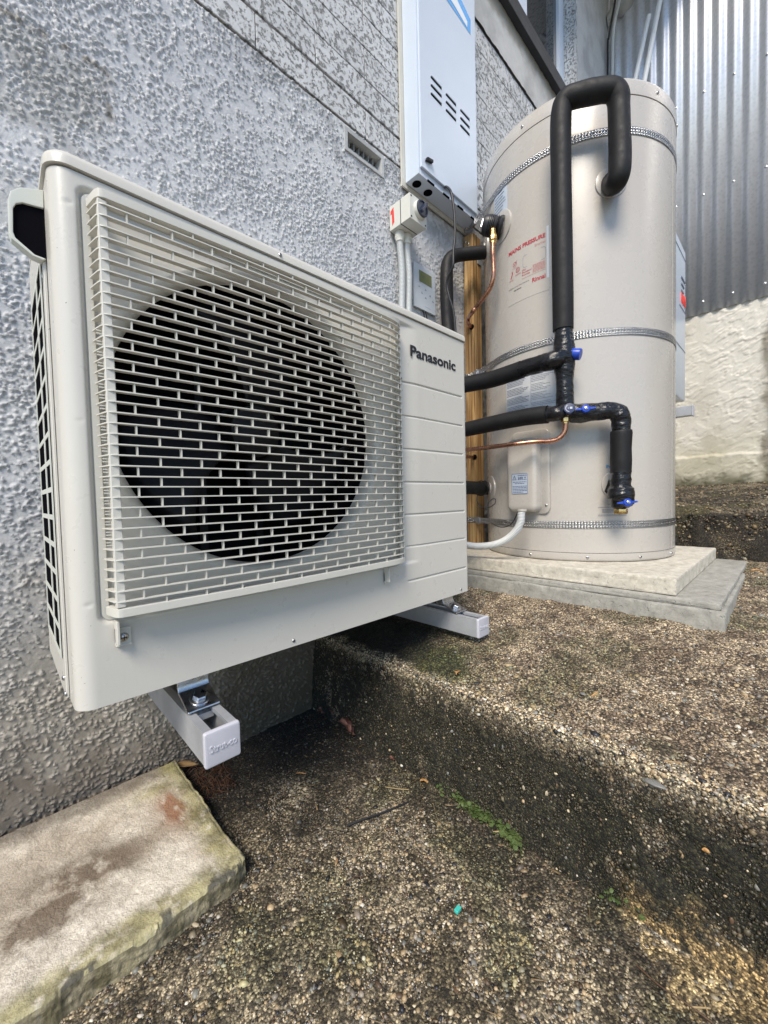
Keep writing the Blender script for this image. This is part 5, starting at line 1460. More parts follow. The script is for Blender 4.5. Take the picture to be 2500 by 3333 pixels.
b = MB(); b.tube([(1.1636, 0.1464, 1.0765), (1.1623, 0.1461, 1.0458), (1.1640, 0.1453, 1.0091), (1.1641, 0.1460, 0.9681), (1.1669, 0.1598, 0.9362), (1.1744, 0.1932, 0.9144), (1.1829, 0.2260, 0.8995), (1.1887, 0.2477, 0.8896), (1.2850, 0.3258, 0.9247), (1.2850, 0.3276, 0.9088), (1.2950, 0.3274, 0.8998), (1.3160, 0.3320, 0.9024)], 0.0076, 14, smooth_n=6)
b.build('drain_tube', M['copper'], rv)
# lagged pipe from the upper left port down behind the heat pump
lp = thing('insulated_pipe', 'black lagged pipe bending down the wall from the cylinder to behind the heat pump', 'pipe', (1.2, 0.3, 1.0))
foam_run([(1.2853, 0.2504, 1.1408), (1.2519, 0.2728, 1.1351), (1.2079, 0.3038, 1.1257), (1.1779, 0.3182, 1.1124), (1.1608, 0.3267, 1.0919), (1.1513, 0.3273, 1.0577), (1.1390, 0.3203, 0.9609), (1.1339, 0.3142, 0.8786), (1.1290, 0.3081, 0.8035), (1.1273, 0.3059, 0.7262), (1.1247, 0.3034, 0.6269)], 0.0232, 6, 9).build('foam_sleeve', M['foam'], lp)
# sensor pocket with coiled wire, lower left port
sp = thing('sensor_port', 'black lagged sensor port low on the cylinder with thin wire coiled round it', 'sensor', (1.25, 0.25, 0.27))
pa_, pb_ = Vector((1.2967, 0.2613, 0.2615)), Vector((1.1212, 0.2607, 0.2660))
b = MB(); b.tube([pa_, pa_.lerp(pb_, 0.5), pb_], 0.0245, 18); b.build('lagging', M['foam'], sp)
b = MB(); axp = (pb_ - pa_).normalized(); r1_ = axp.cross(Vector((0, 0, 1))).normalized(); r2x = r1_.cross(axp)
pts = []
for k in range(90):
    a = k * 0.32; s_ = 0.018 + 0.030 * abs(math.sin(k * 0.075)); rr0 = 0.0265 + 0.002 * math.sin(k * 1.3)
    pts.append(pa_ + axp * s_ + r1_ * rr0 * math.cos(a) * 1.05 + r2x * rr0 * math.sin(a))
b.tube(pts, 0.0015, 6); b.build('coiled_wire', M['cable'], sp)
sw = MB(); sw.tube([(1.1362, 0.2029, 0.2363), (1.1346, 0.2035, 0.2172), (1.1342, 0.1889, 0.1959), (1.1354, 0.1598, 0.1938), (1.1419, 0.1402, 0.2060), (1.1447, 0.1381, 0.2204), (1.1381, 0.1446, 0.2227), (1.1280, 0.1539, 0.2106), (1.1239, 0.1565, 0.1859), (1.1210, 0.1437, 0.1501), (1.1191, 0.1167, 0.1327), (1.1234, 0.0916, 0.1313), (1.1212, 0.0666, 0.1452), (1.1189, 0.0493, 0.1721), (1.1176, 0.0443, 0.1868)], 0.0016, 8, smooth_n=8)
tag(sw.build('sensor_wire', M['cable']), 'thin black wire looping from the sensor port to the foot of the element cover', 'wire')
# ribbed conduits
def ribbed(pts, r, pitch=0.0042, seg=16):
    P = [Vector(p) for p in pts]; dense = []
    for i in range(len(P) - 1):
        p0 = P[i - 1] if i else P[0] * 2 - P[1]; p3 = P[i + 2] if i + 2 < len(P) else P[-1] * 2 - P[-2]
        for j in range(30):
            t = j / 30; dense.append(0.5 * ((2 * P[i]) + (P[i + 1] - p0) * t + (2 * p0 - 5 * P[i] + 4 * P[i + 1] - p3) * t * t + (3 * P[i] - p0 - 3 * P[i + 1] + p3) * t ** 3))
    dense.append(P[-1])
    L = [0]
    for i in range(1, len(dense)): L.append(L[-1] + (dense[i] - dense[i - 1]).length)
    n = int(L[-1] / pitch * 4); D_ = np.array([d[:] for d in dense]); s = np.linspace(0, L[-1], n)
    pts2 = [(float(np.interp(q, L, D_[:, 0])), float(np.interp(q, L, D_[:, 1])), float(np.interp(q, L, D_[:, 2]))) for q in s]
    rr = [r * (1.0, 1.0, 0.88, 0.86)[i % 4] for i in range(n)]
    b = MB(); b.tube(pts2, rr, seg); return b
ce = thing('flexible_conduit', 'grey ribbed conduit curving from the element cover to behind the heat pump', 'conduit', (1.2, 0, 0.12))
ribbed([(1.1049, 0.0246, 0.1874), (1.1031, 0.0258, 0.1760), (1.1027, 0.0290, 0.1493), (1.1013, 0.0429, 0.1221), (1.0987, 0.0678, 0.0978), (1.0952, 0.0983, 0.0805), (1.0902, 0.1346, 0.0704), (1.0827, 0.1765, 0.0662), (1.0777, 0.2093, 0.0685), (1.0651, 0.2636, 0.0756)], 0.0118).build('ribbed_tube', M['conduit'], ce, smooth=60)
b = MB(); b.lathe((1.1050, 0.0246, 0.1902), (0, 0, -1), [(0.0145, 0), (0.0145, 0.006), (0.0125, 0.008)], 20); b.build('gland', M['tank'], ce)

# ================================================================== METER BOX, SWITCH, CONTROLLER
mb = thing('meter_box', 'tall white steel meter box on the wall above the isolator, door with slotted louvres', 'meter box', (1.14, 0.33, 1.8))
bx0, bx1, by0, by1, bz0, bz1 = 0.968, 1.3165, 0.2970, 0.3545, 1.2865, 2.26
b = MB(); b.box(bx0, bx1, by0, by1, bz0, bz1); b.build('box_body', M['white_steel'], mb, bevel=0.0015)
b = MB(); b.box(bx0 - 0.016, bx1 + 0.012, 0.3555, 0.3620, bz0 - 0.014, bz1 + 0.015); b.build('back_flange', painted('weathered_flange', (0.56, 0.545, 0.49), 0.55, 0.10), mb, bevel=0.001)
dx0, dx1, dz0, dz1 = bx0 + 0.006, bx1 - 0.016, bz0 + 0.020, bz1 - 0.02
sl = []
def door_xy(u): return u
slots = []
for cx, zs in (((1.0629, 0.2930, 1.6293), 0), ((1.1452, 0.2930, 1.6108), 0), ((1.2317, 0.2930, 1.6148), 0)):
    slots.append((cx[0], cx[2]))
b = MB()
xs_b = [dx0]; 
b.box(dx0, dx1, by0 - 0.0085, by0 - 0.0005, dz0, dz1); door = b.build('door', M['white_steel'], mb, bevel=0.0018)
for i, (u0, v0, u1, v1) in enumerate(((1402,250,1437,290),(1402,276,1437,317),(1402,303,1437,344),(1451,306,1484,345),(1451,331,1484,369),(1451,357,1484,395),(1498,358,1528,393),(1498,383,1528,418),(1498,407,1528,442))):
    p0 = Vector([(1.0294, 0.2885, 1.6226), (1.0286, 0.2885, 1.5966), (1.0278, 0.2885, 1.5696), (1.1111, 0.2885, 1.6223), (1.1104, 0.2885, 1.5963), (1.1096, 0.2885, 1.5691), (1.1966, 0.2885, 1.6239), (1.1958, 0.2885, 1.5967), (1.1950, 0.2885, 1.5706)][i])
    p1 = Vector([(1.0871, 0.2885, 1.6224), (1.0862, 0.2885, 1.5946), (1.0854, 0.2885, 1.5667), (1.1703, 0.2885, 1.6208), (1.1695, 0.2885, 1.5950), (1.1687, 0.2885, 1.5670), (1.2550, 0.2885, 1.6230), (1.2543, 0.2885, 1.5950), (1.2535, 0.2885, 1.5681)][i])
    z = (p0.z + p1.z) / 2
    b = MB(); b.box(p0.x, p1.x, 0.2877, 0.2884, z - 0.0028, z + 0.0028); lv = b.build('louvre_slot', M['dark'], door)
    b = MB(); b.prism([(0.2884, z + 0.0075), (0.2850, z + 0.0034), (0.2856, z + 0.0028), (0.2884, z + 0.0030)], (0, 0, 0), (0, 1, 0), (0, 0, 1), (1, 0, 0), p0.x + 0.001, p1.x - 0.001); b.build('louvre_hood', M['white_steel'], lv)
lt = (1.0051, 0.2850, 1.3360)
b = MB(); b.prism([(-0.015, -0.006), (0.019, 0.003), (0.019, 0.012), (-0.010, 0.006)], (lt[0], 0, lt[2]), (1, 0, 0), (0, 0, 1), (0, 1, 0), 0.2790, 0.2884); b.build('latch', M['fan'], door, bevel=0.001)
for f, nm, mt in ((0, 'peeling_film', 'film_blue'), (1, 'film_glare', 'glare_white')):
    q = [(1.1212, 0.2875, 1.9449), (1.2103, 0.2875, 2.0183), (1.2720, 0.2875, 1.9930), (1.2705, 0.2875, 1.9407)] if f == 0 else [(1.1451, 0.2866, 1.9638), (1.1822, 0.2866, 1.9944), (1.2481, 0.2866, 1.9680), (1.2475, 0.2866, 1.9482)]
    b = MB(); b.add([tuple(v) for v in q] + [(x, y + 0.0006, z) for x, y, z in q], [(0, 1, 2, 3), (7, 6, 5, 4), (0, 4, 5, 1), (1, 5, 6, 2), (2, 6, 7, 3), (3, 7, 4, 0)]); b.build(nm, M[mt], door)
for p in ((0.9981, 0.3314, 1.2862), (1.0556, 0.3308, 1.2862)):
    b = MB(); b.lathe(p, (0, 0, -1), [(0.0155, 0), (0.0155, 0.0008)], 24); b.build('knockout_hole', M['dark'], mb)
for k in range(4):
    x = bx0 + 0.045 + k * 0.085
    b = MB(); b.box(x, x + 0.035, by0 - 0.0012, by0 + 0.003, bz0 - 0.0008, bz0 + 0.004); b.build('door_slot', M['dark'], mb)

isw = thing('isolator_switch', 'pale grey isolator box with dark rotary knob and red tape mark, under the meter box', 'switch', (0.935, 0.33, 1.14))
ix0, ix1, iz0, iz1 = 0.8955, 0.9765, 1.1010, 1.1775
b = MB(); b.box(ix0, ix1, 0.3165, 0.3630, iz0, iz1); b.build('back_case', M['pvc'], isw, bevel=0.002)
b = MB(); b.box(ix0 + 0.0012, ix1 - 0.0012, 0.3135, 0.3164, iz0 + 0.0012, iz1 - 0.0012); b.build('gasket', M['cable'], isw)
b = MB(); b.box(ix0, ix1, 0.2745, 0.3134, iz0, iz1); fc = b.build('front_cover', M['pvc'], isw, bevel=0.002)
for x, z in ((ix0 + 0.007, iz0 + 0.007), (ix1 - 0.007, iz0 + 0.007), (ix0 + 0.007, iz1 - 0.007), (ix1 - 0.007, iz1 - 0.007)):
    b = MB(); b.lathe((x, 0.2745, z), (0, -1, 0), [(0.003, 0), (0.003, 0.0006)], 10); b.build('cover_screw', M['fan'], fc)
kc = Vector(((ix0 + ix1) / 2 + 0.004, 0.2744, (iz0 + iz1) / 2 + 0.002))
b = MB(); b.lathe(kc, (0, -1, 0), [(0.0275, 0), (0.0275, 0.004), (0.0258, 0.010), (0.0250, 0.011)], 32); b.build('knob_base', M['pvc'], isw)
b = MB(); b.lathe(kc + Vector((0, -0.0112, 0)), (0, -1, 0), [(0.0255, 0), (0.0255, 0.004), (0.0238, 0.0055), (0.0215, 0.0055), (0.0205, 0.002), (0.001, 0.0018)], 32); kn = b.build('knob', M['knob'], isw, smooth=35)
b = MB(); b.prism([(-0.020, -0.0050), (0.020, -0.0050), (0.020, 0.0050), (-0.020, 0.0050)], kc + Vector((0, -0.0132, 0)), Vector((0.55, 0, 0.83)), Vector((-0.83, 0, 0.55)), Vector((0, -1, 0)), 0, 0.012); b.build('knob_grip', M['knob'], kn, bevel=0.002)
b = MB()
t1 = (0.8950, 0.3486, 1.1819); t2 = (0.8950, 0.3477, 1.1216)
yy0, yy1 = 0.352, 0.341
b.prism([(0.3575, iz1 - 0.018), (0.3440, iz1 - 0.010), (0.3435, iz1 - 0.020), (0.3415, iz0 + 0.020), (0.3505, iz0 + 0.012), (0.3520, iz1 - 0.026), (0.3575, iz1 - 0.029)], (0, 0, 0), (0, 1, 0), (0, 0, 1), (1, 0, 0), 0.8947, 0.8954); b.build('red_tape', M['red_tape'], isw)
b = MB(); b.box(0.960, 0.975, 0.338, 0.352, 1.1002, 1.1008); b.build('red_tape', M['red_tape'], isw)
for lab, x, yv, u in (('left of two ribbed grey conduits dropping from the isolator behind the heat pump', 0.922, 0.344, 0), ('right of two ribbed grey conduits dropping from the isolator behind the heat pump', 0.9495, 0.338, 1)):
    t = thing('flexible_conduit', lab, 'conduit', (x, yv, 0.9), 'ribbed conduits under the isolator')
    ribbed([(x, yv, 1.080), (x + 0.001, yv, 1.05), (x + 0.004, yv - 0.003, 0.97), (x + 0.003, yv, 0.88), (x - 0.001, yv, 0.78), (x - 0.004, yv, 0.62), (x - 0.004, yv, 0.5)], 0.0112).build('ribbed_tube', M['conduit'], t, smooth=60)
    b = MB(); prof_g = [(0.0142, 0), (0.0142, 0.003)]
    b.lathe((x, yv, 1.1008), (0, 0, -1), [(0.0135, 0), (0.0150, 0.003), (0.0150, 0.022), (0.0138, 0.025), (0.0135, 0.031), (0.0122, 0.032)], 22)
    for k in range(22):
        a = 2 * math.pi * k / 22; b.box(x + 0.0152 * math.cos(a) - 0.0008, x + 0.0152 * math.cos(a) + 0.0008, yv + 0.0152 * math.sin(a) - 0.0008, yv + 0.0152 * math.sin(a) + 0.0008, 1.080, 1.097)
    b.build('gland', M['pvc'], t)

ct = thing('controller', 'flat silver wall controller with an olive screen, above the right end of the heat pump', 'controller', (1.06, 0.36, 0.97))
b = MB(); b.box(1.0045, 1.1195, 0.3562, 0.3640, 0.8955, 1.0470); b.build('case', M['panel_plastic'], ct, bevel=0.002)
sq = [(1.0304, 0.3557, 1.0260), (1.0976, 0.3557, 1.0279), (1.0965, 0.3557, 0.9895), (1.0292, 0.3557, 0.9876)]
sx0, sx1, sz1, sz0 = (sq[0][0] + sq[3][0]) / 2, (sq[1][0] + sq[2][0]) / 2, (sq[0][2] + sq[1][2]) / 2, (sq[2][2] + sq[3][2]) / 2
b = MB(); b.box(sx0, sx1, 0.3548, 0.3560, sz0, sz1); b.build('screen', M['lcd'], ct)
b = MB()
for x, z in ((1.025, sz0 - 0.020), (1.06, sz0 - 0.022), (1.04, sz0 - 0.038), (1.085, sz0 - 0.035), (1.06, sz0 - 0.05), (1.10, sz0 - 0.05)): b.box(x, x + 0.008, 0.3555, 0.3560, z, z + 0.0014); b.box(x + 0.002, x + 0.0045, 0.3555, 0.3560, z + 0.0035, z + 0.005)
b.build('button_marks', M['greyink'], ct)
b = MB(); b.box(1.06, 1.09, 0.3555, 0.3560, 0.909, 0.9115); b.build('printing', M['sticker'], ct)
for x in (1.052, 1.066):
    b = MB(); b.tube([(x, 0.360, 0.8953), (x + 0.004, 0.358, 0.875), (x + 0.012, 0.357, 0.84), (x + 0.018, 0.357, 0.77), (x + 0.02, 0.357, 0.6)], 0.0022, 8, smooth_n=5); b.build('wire', M['cable'], ct)
ca = MB(); ca.tube([(1.1164, 0.3046, 1.3187), (1.0986, 0.2862, 1.3034), (1.0925, 0.2703, 1.2862), (1.0858, 0.2545, 1.2587), (1.0846, 0.2468, 1.2196), (1.0862, 0.2428, 1.1720), (1.0843, 0.2415, 1.1089), (1.0784, 0.2446, 1.0564), (1.0758, 0.2449, 1.0130), (1.0781, 0.2558, 0.9982), (1.0790, 0.2682, 0.9852), (1.0831, 0.2770, 0.9613), (1.0867, 0.2715, 0.9221), (1.0952, 0.2607, 0.8721), (1.0969, 0.2566, 0.8212), (1.0965, 0.2538, 0.7578), (1.1013, 0.2589, 0.6765)], 0.0042, 10, smooth_n=8)
tag(ca.build('hanging_cable', M['cable']), 'black cable drooping from the meter box down past the wall controller', 'cable')

# ================================================================== FOREGROUND SLAB
sx0, sx1, sy0, sy1, zt = -1.3, 0.194, 0.010, 0.352, -0.312
nx, ny = 560, 170
xs = np.concatenate([np.linspace(sx0, -0.16, 120), np.linspace(-0.159, sx1, 440)]); ts = np.linspace(0, 1, ny)
X, T_ = np.meshgrid(xs, ts)
front = sy0 + 0.06 * np.clip((0.186 - X), 0, 0.3) * 0.35 + (fbm(X * 20, X * 0, 5, 601, 0.6) - 0.5) * 0.010
chip = sstep(0.55, 0.62, fbm(X * 40 + 5, X * 0 + 2, 4, 603)) * 0.006
# plan: front edge, rounded right-front corner
corner = sstep(sx1 - 0.026, sx1, X) ** 2 * 0.013
yf = front + corner
Yt = yf + (sy1 - yf) * T_
edge_d = np.minimum(Yt - yf, np.clip(sx1 - X, 0, 1) + (fbm(Yt * 30, X * 0, 3, 605) - 0.5) * 0.006)
rnd = 0.0035 + chip
drop = np.where(edge_d < rnd, (1 - np.sqrt(np.clip(1 - (1 - edge_d / rnd) ** 2, 0, 1))) * rnd, 0)
zz = zt - drop + (fbm(X * 14, Yt * 14, 4, 607) - 0.5) * 0.004 + (fbm(X * 70, Yt * 70, 4, 609) - 0.5) * 0.003 - sstep(0.66, 0.74, fbm(X * 110, Yt * 110, 2, 610)) * 0.0005
xr_j = X + np.where(X > sx1 - 0.06, (fbm(Yt * 34, X * 0 + 3, 5, 611, 0.6) - 0.5) * 0.008 * sstep(sx1 - 0.06, sx1, X), 0)
top = np.stack([xr_j, Yt, zz], -1)
def side_rows(edge, n, z0):
    rows = []
    for k in range(1, n + 1):
        t = k / n; e = edge.copy(); e[:, 2] = edge[:, 2] * (1 - t) + z0 * t
        rows.append(e)
    return rows
# top + front face + right face as one wrapped body: build as two grids joined
def slab_cols(x, y, z, side):
    d = np.minimum(y - (sy0 + 0.012), 0.194 - x); zz = z * (side > 0)
    n = fbm(x * 12 + zz * 9, y * 12 + zz * 14, 5, 621); n2 = fbm(x * 40 + zz * 25, y * 40 + zz * 45, 4, 623)
    c = lerp3((0.46, 0.40, 0.32), (0.70, 0.64, 0.54), sstep(0.33, 0.62, n))
    # worn brown patches
    blob = np.exp(-(((x - 0.010 + 0.2 * (y - 0.2)) / 0.075) ** 2 + ((y - 0.165) / 0.05) ** 2)) + 0.9 * np.exp(-(((x + 0.045) / 0.05) ** 2 + ((y - 0.12) / 0.04) ** 2))
    c = lerp3(c, (0.145, 0.105, 0.07), np.clip(blob * sstep(0.25, 0.6, fbm(x * 24, y * 24, 5, 655, 0.65)) * 1.35, 0, 0.88))
    # trowel and boot scuffs, long in one direction
    sc1 = sstep(0.56, 0.70, fbm((x + y) * 14, (x - y) * 90, 4, 651))
    c = lerp3(c, (0.24, 0.19, 0.135), sc1 * 0.22)
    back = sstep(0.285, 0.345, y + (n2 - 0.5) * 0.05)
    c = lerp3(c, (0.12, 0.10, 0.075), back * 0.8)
    rust = np.exp(-(((x - 0.150) / 0.022) ** 2 + ((y - 0.215) / 0.05) ** 2)) * sstep(0.35, 0.62, fbm(x * 45, y * 14, 4, 627))
    c = lerp3(c, (0.24, 0.09, 0.03), np.clip(rust * 1.3, 0, 0.85))
    m = sstep(0.050, 0.016, d + (n - 0.5) * 0.045) * 0.78
    m = np.maximum(m, np.exp(-(((x - 0.150) / 0.05) ** 2 + ((y - 0.285) / 0.022) ** 2)) * 0.75)
    c = lerp3(c, lerp3((0.15, 0.135, 0.035), (0.37, 0.335, 0.14), sstep(0.3, 0.7, n2)), m * sstep(0.05, 0.45, fbm(x * 90, y * 90, 3, 633)))
    dk = sstep(0.60, 0.66, fbm(x * 60, y * 60, 3, 631)) * sstep(0.022, 0.0, np.minimum(y - (sy0 + 0.006), 0.2 - x)) * 0.85
    c = lerp3(c, (0.06, 0.06, 0.055), dk)
    return lerp3(c, lerp3((0.10, 0.085, 0.045), (0.36, 0.31, 0.20), sstep(0.35, 0.65, fbm(x * 70, z * 110 + y * 70, 4, 657))), np.full(x.shape, side))
slab = thing('concrete_slab', 'worn low concrete slab at bottom left with mossy chipped edges, against the wall', 'slab', (-0.3, 0.18, ZG))
grid_mesh('slab_top', top, M['slab'], slab, cols=slab_cols(top[..., 0], top[..., 1], top[..., 2], 0.0))
for nm, edge in (('slab_front', top[0]), ('slab_end', top[:, -1])):
    rows = [edge] + side_rows(edge, 16, ZG - 0.012)
    G = np.stack(rows, 0)
    nsg = (fbm(G[..., 0] * 40 + G[..., 2] * 60, G[..., 1] * 40 - G[..., 2] * 50, 4, 641) - 0.5) * 0.007 + (fbm(G[..., 0] * 150, G[..., 2] * 190 + G[..., 1] * 150, 3, 643) - 0.5) * 0.005
    w_ = np.linspace(0, 1, len(rows))[:, None]; w_ = np.minimum(w_ * 4, 1) * (1 - 0.0 * w_)
    G = G.copy()
    if nm == 'slab_front': G[..., 1] += nsg * w_
    else: G[..., 0] += nsg * w_
    grid_mesh(nm, G, M['slab'], slab, cols=slab_cols(G[..., 0], G[..., 1], G[..., 2], 0.75), flip=(nm == 'slab_front'))

# ================================================================== LITTER AND WEEDS
def leaf(label, loc, L, Wd, mat_, rot, curl=0.4, name='dead_leaf', group='dead leaves on the paving', lobes=0):
    n1, n2_ = 9, 5
    U, V = np.meshgrid(np.linspace(-1, 1, n2_), np.linspace(0, 1, n1))
    w = np.sin(np.pi * np.clip(V, 0.02, 0.98)) ** 0.8 * (1 + lobes * 0.4 * np.sin(V * 19))
    x = U * w * Wd / 2; y = (V - 0.5) * L
    z = np.abs(U) ** 1.4 * Wd * curl * 0.5 + np.sin(V * 3.1) * L * curl * 0.25 + (fbm(U * 2 + 5, V * 4, 3, hash(label) % 500) - 0.5) * Wd * 0.3
    o = grid_mesh(name, np.stack([x, y, z], -1), mat_)
    o.modifiers.new('t', 'SOLIDIFY').thickness = 0.0004
    o.location = loc; o.rotation_euler = rot
    tag(o, label, 'leaf', group)
    return o
zg = ZG + 0.008
G0 = 'dead leaves on the paving'
leaf('long tan dead leaf tucked under the left bracket end cap by the slab', (0.205, 0.345, ZG + 0.018), 0.062, 0.020, M['leaf_tan'], (0.25, 0.1, 1.35), 0.35)
lx = (0.5493, 0.1916, -0.3380); leaf('largest dark red curled leaf at the inner foot of the step', (lx[0] - 0.022, lx[1] + 0.004, -0.326), 0.050, 0.040, M['leaf_red'], (0.9, 0.1, 0.8), 0.6, lobes=1)
lx = (0.5598, 0.2803, -0.3380); leaf('dark red crumpled leaf between the wall and the largest red leaf', (lx[0] - 0.004, lx[1] - 0.008, -0.330), 0.040, 0.024, M['leaf_red'], (0.5, 0.3, 2.2), 0.7, lobes=1)
lx = (0.5477, 0.3260, -0.3380); leaf('dark red leaf nearest the wall in the corner under the heat pump', (lx[0], lx[1] - 0.01, -0.336), 0.030, 0.018, M['leaf_red'], (0.3, -0.3, 0.2), 0.6, lobes=1)
lx = (0.5446, 0.0488, -0.3420); leaf('small red star shaped leaf at the foot of the riser', (lx[0], lx[1], -0.340), 0.018, 0.016, M['leaf_red'], (0.2, 0.2, 0.5), 0.4, lobes=2)
lx = (0.5364, -0.0461, -0.3420); leaf('small curled orange leaf at the foot of the riser above the weeds', (lx[0], lx[1], -0.339), 0.017, 0.011, M['leaf_orange'], (0.3, 0.4, 0.9), 0.6, lobes=1)
lx = (0.3788, 0.1580, -0.3420); leaf('thin upright yellow leaf lying on dark paving below the heat pump', (lx[0], lx[1], -0.341), 0.022, 0.004, M['leaf_orange'], (0.1, 0.1, 0.8), 0.3)
lx = (0.3089, -0.0559, -0.3440); leaf('pale pink brown leaf sliver on paving right of the slab corner', (lx[0], lx[1], -0.343), 0.012, 0.004, M['leaf_tan'], (0.1, 0.1, -0.9), 0.3)
lx = (0.7500, 0.0207, -0.2135); leaf('curled rusty fern scrap on the mossy step top', (0.6033, -0.0850, -0.1280), 0.022, 0.008, M['leaf_orange'], (0.3, 0.2, 2.0), 0.8, lobes=2)
leaf('pale orange leaf on the far path just right of the plinth', (1.4392, -0.4915, 0.0060), 0.030, 0.018, M['leaf_orange'], (0.2, 0.2, 0.6), 0.4)
leaf('small yellow leaf stuck on the step riser at lower right', (0.5520, -0.4867, -0.2069), 0.008, 0.007, M['leaf_orange'], (0.1, 1.4, 0.2), 0.2)
def stick(label, pts, r, mat_, cat='twig', name='twig', group='twigs and straws on the concrete'):
    b = MB(); b.tube(pts, [r * random.uniform(0.8, 1.15) for _ in pts], 6, smooth_n=5); tag(b.build(name, mat_), label, cat, group)
stick('black plastic tie lying on the paving under the heat pump', [(0.3649, -0.0136, -0.3430), (0.3912, -0.0248, -0.3410), (0.4356, -0.0426, -0.3410), (0.4804, -0.0553, -0.3420)], 0.0022, M['cable'], 'cable tie', 'cable_tie', None)
stick('bent brown twig lying along the foot of the riser', [(0.6070, 0.0540, -0.3350), (0.5833, 0.0200, -0.3370), (0.5681, -0.0195, -0.3380), (0.5641, -0.0688, -0.3400)], 0.0011, M['twig'])
stick('long dark twig at the bottom right across the ochre mortar', [(0.4824, -0.4286, -0.3420), (0.4763, -0.4549, -0.3400), (0.4781, -0.4804, -0.3400), (0.4793, -0.5016, -0.3420)], 0.0009, M['twig'])
stick('hooked dark twig on the paving right of the slab corner', [(0.2855, -0.0995, -0.3420), (0.2914, -0.0979, -0.3380), (0.3081, -0.0993, -0.3370), (0.3230, -0.1068, -0.3410)], 0.0007, M['twig'])
stick('pale straw by the weeds at the foot of the step', [(0.5296, -0.2056, -0.3400), (0.5425, -0.2186, -0.3380), (0.5583, -0.2261, -0.3400)], 0.0011, M['straw'])
stick('pale straw crossed by another at the bottom right corner', [(0.4785, -0.4817, -0.3420), (0.4876, -0.4927, -0.3410), (0.4931, -0.4980, -0.3420)], 0.0009, M['straw'])
stick('short pale straw upright against the crossing straw at bottom right', [(0.4937, -0.4920, -0.3410), (0.4872, -0.4960, -0.3410), (0.4848, -0.4971, -0.3420)], 0.0009, M['straw'])
stick('pale straw left of the weeds near the orange leaf', [(0.4767, 0.0035, -0.3420), (0.4904, -0.0217, -0.3400), (0.5037, -0.0340, -0.3420)], 0.0008, M['straw'])
stick('orange straw lying on the step top', [(0.6438, -0.3259, -0.1040), (0.6640, -0.3290, -0.1030)], 0.0012, M['leaf_orange'])
stick('reddish twig near the worn edge of the step at right', [(0.5646, -0.4410, -0.1220), (0.5751, -0.4574, -0.1210)], 0.0011, M['leaf_tan'])
# rusty root fibres by the slab end
b = MB(); rs = random.Random(5)
for k in range(110):
    x, y = 0.215 + rs.uniform(0, 0.06), 0.265 + rs.uniform(-0.03, 0.06); a = rs.uniform(0, 6.28); L = rs.uniform(0.012, 0.035); h_ = rs.uniform(0.003, 0.018)
    b.tube([(x, y, ZG + 0.004), (x + L * 0.4 * math.cos(a), y + L * 0.4 * math.sin(a), ZG + 0.004 + h_), (x + L * math.cos(a + 0.5), y + L * math.sin(a + 0.5), ZG + 0.004 + h_ * 0.3)], 0.0006, 4, smooth_n=3)
fb = b.build('root_fibre', M['fibre']); tag(fb, 'matted rusty root fibres in the gap at the end of the mossy slab', 'debris')
# turquoise scrap
cyx = (0.3829, -0.2367, -0.3410)
b = MB(); b.rslab(cyx[0] - 0.005, cyx[0] + 0.005, cyx[1] - 0.003, cyx[1] + 0.003, 0.0008, [(0, -0.343), (0, -0.3395), (0.0006, -0.3388)])
tag(b.build('plastic_scrap', M['cyan']), 'tiny turquoise plastic scrap lying on the paving at bottom centre', 'scrap')
b = MB(); fx = (0.3449, 0.1999, -0.3420)
pp = (0.5456, 0.0219, -0.3400)
o = bpy.data.objects.new('white_stone', pme[1][5]); C.objects.link(o); o.location = pp; o.scale = (0.006, 0.0045, 0.003); tag(o, 'single white stone chip lying at the foot of the riser', 'stone')
pp = (0.5850, -0.4193, -0.1941)
o = bpy.data.objects.new('flat_stone', pme[2][2]); C.objects.link(o); o.location = (0.5390, -0.4359, -0.1410); o.scale = (0.006, 0.013, 0.0030); tag(o, 'long grey stone set into the worn edge of the step', 'stone')
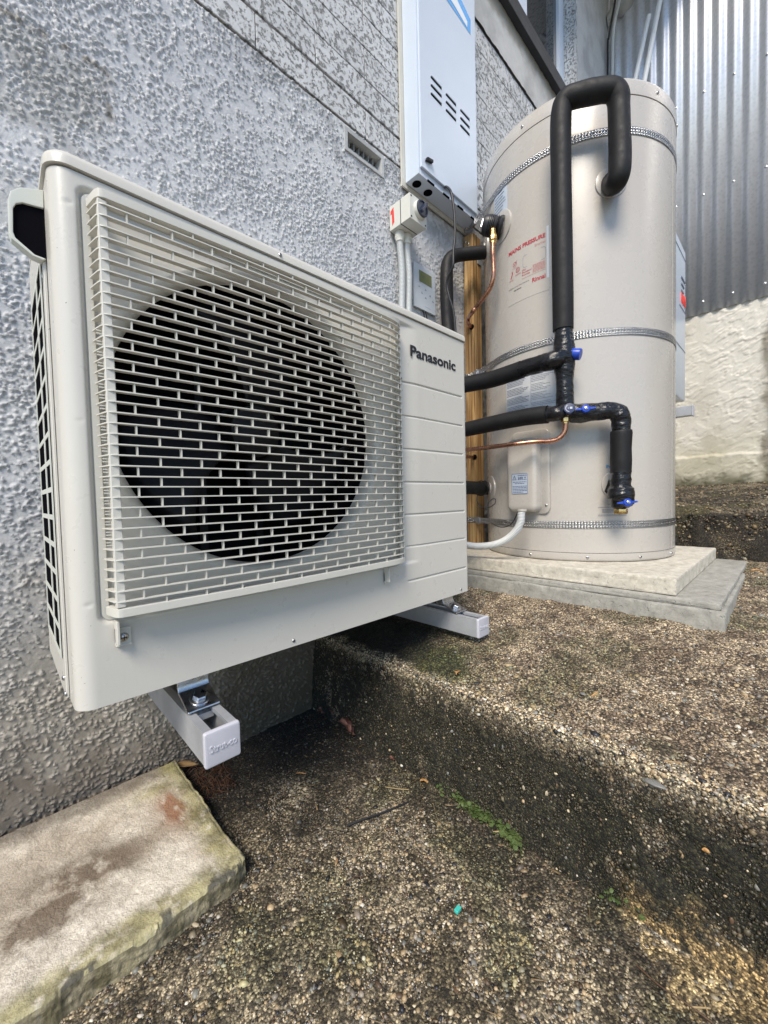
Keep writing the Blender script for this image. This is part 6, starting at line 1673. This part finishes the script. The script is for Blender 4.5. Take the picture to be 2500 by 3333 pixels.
# weeds growing from the joint at the foot of the step
def weed(label, cx, cy, n, spread, seed):
    rs = np.random.default_rng(seed); b = MB()
    cl = [(rs.normal(0, 0.008), rs.normal(0, spread)) for _ in range(max(5, n // 16))]
    for k in range(n):
        q_ = cl[int(rs.integers(len(cl)))]; x = cx + q_[0] + rs.normal(0, 0.0045); y = cy + q_[1] + rs.normal(0, 0.006); z = ZG + 0.009 + abs(rs.normal(0, 0.007))
        a = rs.uniform(0, 6.28); L = rs.uniform(0.0018, 0.0050); w = L * rs.uniform(0.55, 0.85); tl = rs.uniform(-0.5, 0.5)
        d = Vector((math.cos(a), math.sin(a), tl)); s_ = Vector((-math.sin(a), math.cos(a), rs.uniform(-0.3, 0.3))); p = Vector((x, y, z))
        upv = Vector((0, 0, 0.0007))
        b.add([p - d * L, p - d * L * 0.4 + s_ * w, p + d * L * 0.5 + s_ * w, p + d * L, p + d * L * 0.5 - s_ * w, p - d * L * 0.4 - s_ * w, p + upv], [(0, 1, 6), (1, 2, 6), (2, 3, 6), (3, 4, 6), (4, 5, 6), (5, 0, 6)])
        if k % 4 == 0: b.tube([(x, y, ZG), (x, y, z)], 0.0004, 3)
    tag(b.build('weed', M['weed'], smooth=80), label, 'weed', 'small green weeds along the foot of the step')
for lab, u0, n_, spr, sd in (('largest clump of green weeds in the joint at the foot of the step', (0.5562, -0.1680, -0.3460), 900, 0.042, 1), ('upper end of the weed strip, by the orange leaf', (0.5602, -0.0965, -0.3460), 190, 0.018, 2), ('lower tuft of the big weed clump, beside the pale straw', (0.5628, -0.2361, -0.3460), 190, 0.013, 6), ('middle small weed clump in the joint, below the big clump', (0.5766, -0.3289, -0.3460), 200, 0.016, 3), ('lowest weed clump, beside the ochre mortar smear', (0.5679, -0.4176, -0.3460), 200, 0.016, 4)):
    weed(lab, u0[0] - 0.004, u0[1], n_, spr, sd)

# loose needles, straw and flakes blown over the concrete
b = MB(); rs = random.Random(21)
def bit(x, y, z, tilt=0.0):
    a = rs.uniform(0, 6.28); L = rs.uniform(0.002, 0.009); w = rs.uniform(0.0002, 0.0006) if rs.random() < 0.85 else rs.uniform(0.0008, 0.0016)
    d = Vector((math.cos(a), math.sin(a), rs.uniform(-0.1, 0.25) + math.cos(a) * tilt)) * L; s_ = Vector((-math.sin(a), math.cos(a), 0)) * w; p = Vector((x, y, z))
    b.add([p - d - s_, p - d + s_, p + d + s_, p + d - s_, p + Vector((0, 0, w * 0.8))], [(0, 1, 4), (1, 2, 4), (2, 3, 4), (3, 0, 4)])
for k in range(110):
    x, y = rs.uniform(0.18, 0.55), rs.uniform(-0.55, 0.33)
    if rs.random() < 0.5: x = 0.545 - abs(rs.gauss(0, 0.03))
    bit(x, y, ZG + 0.0085)
for k in range(80):
    x = 0.58 + rs.random() ** 1.5 * 1.1; bit(x, rs.uniform(-0.9, 0.1), z_terrace(x) + 0.007, 0.127)
lt_ = b.build('litter', M['litter'], None, smooth=None); lt_['kind'] = 'stuff'
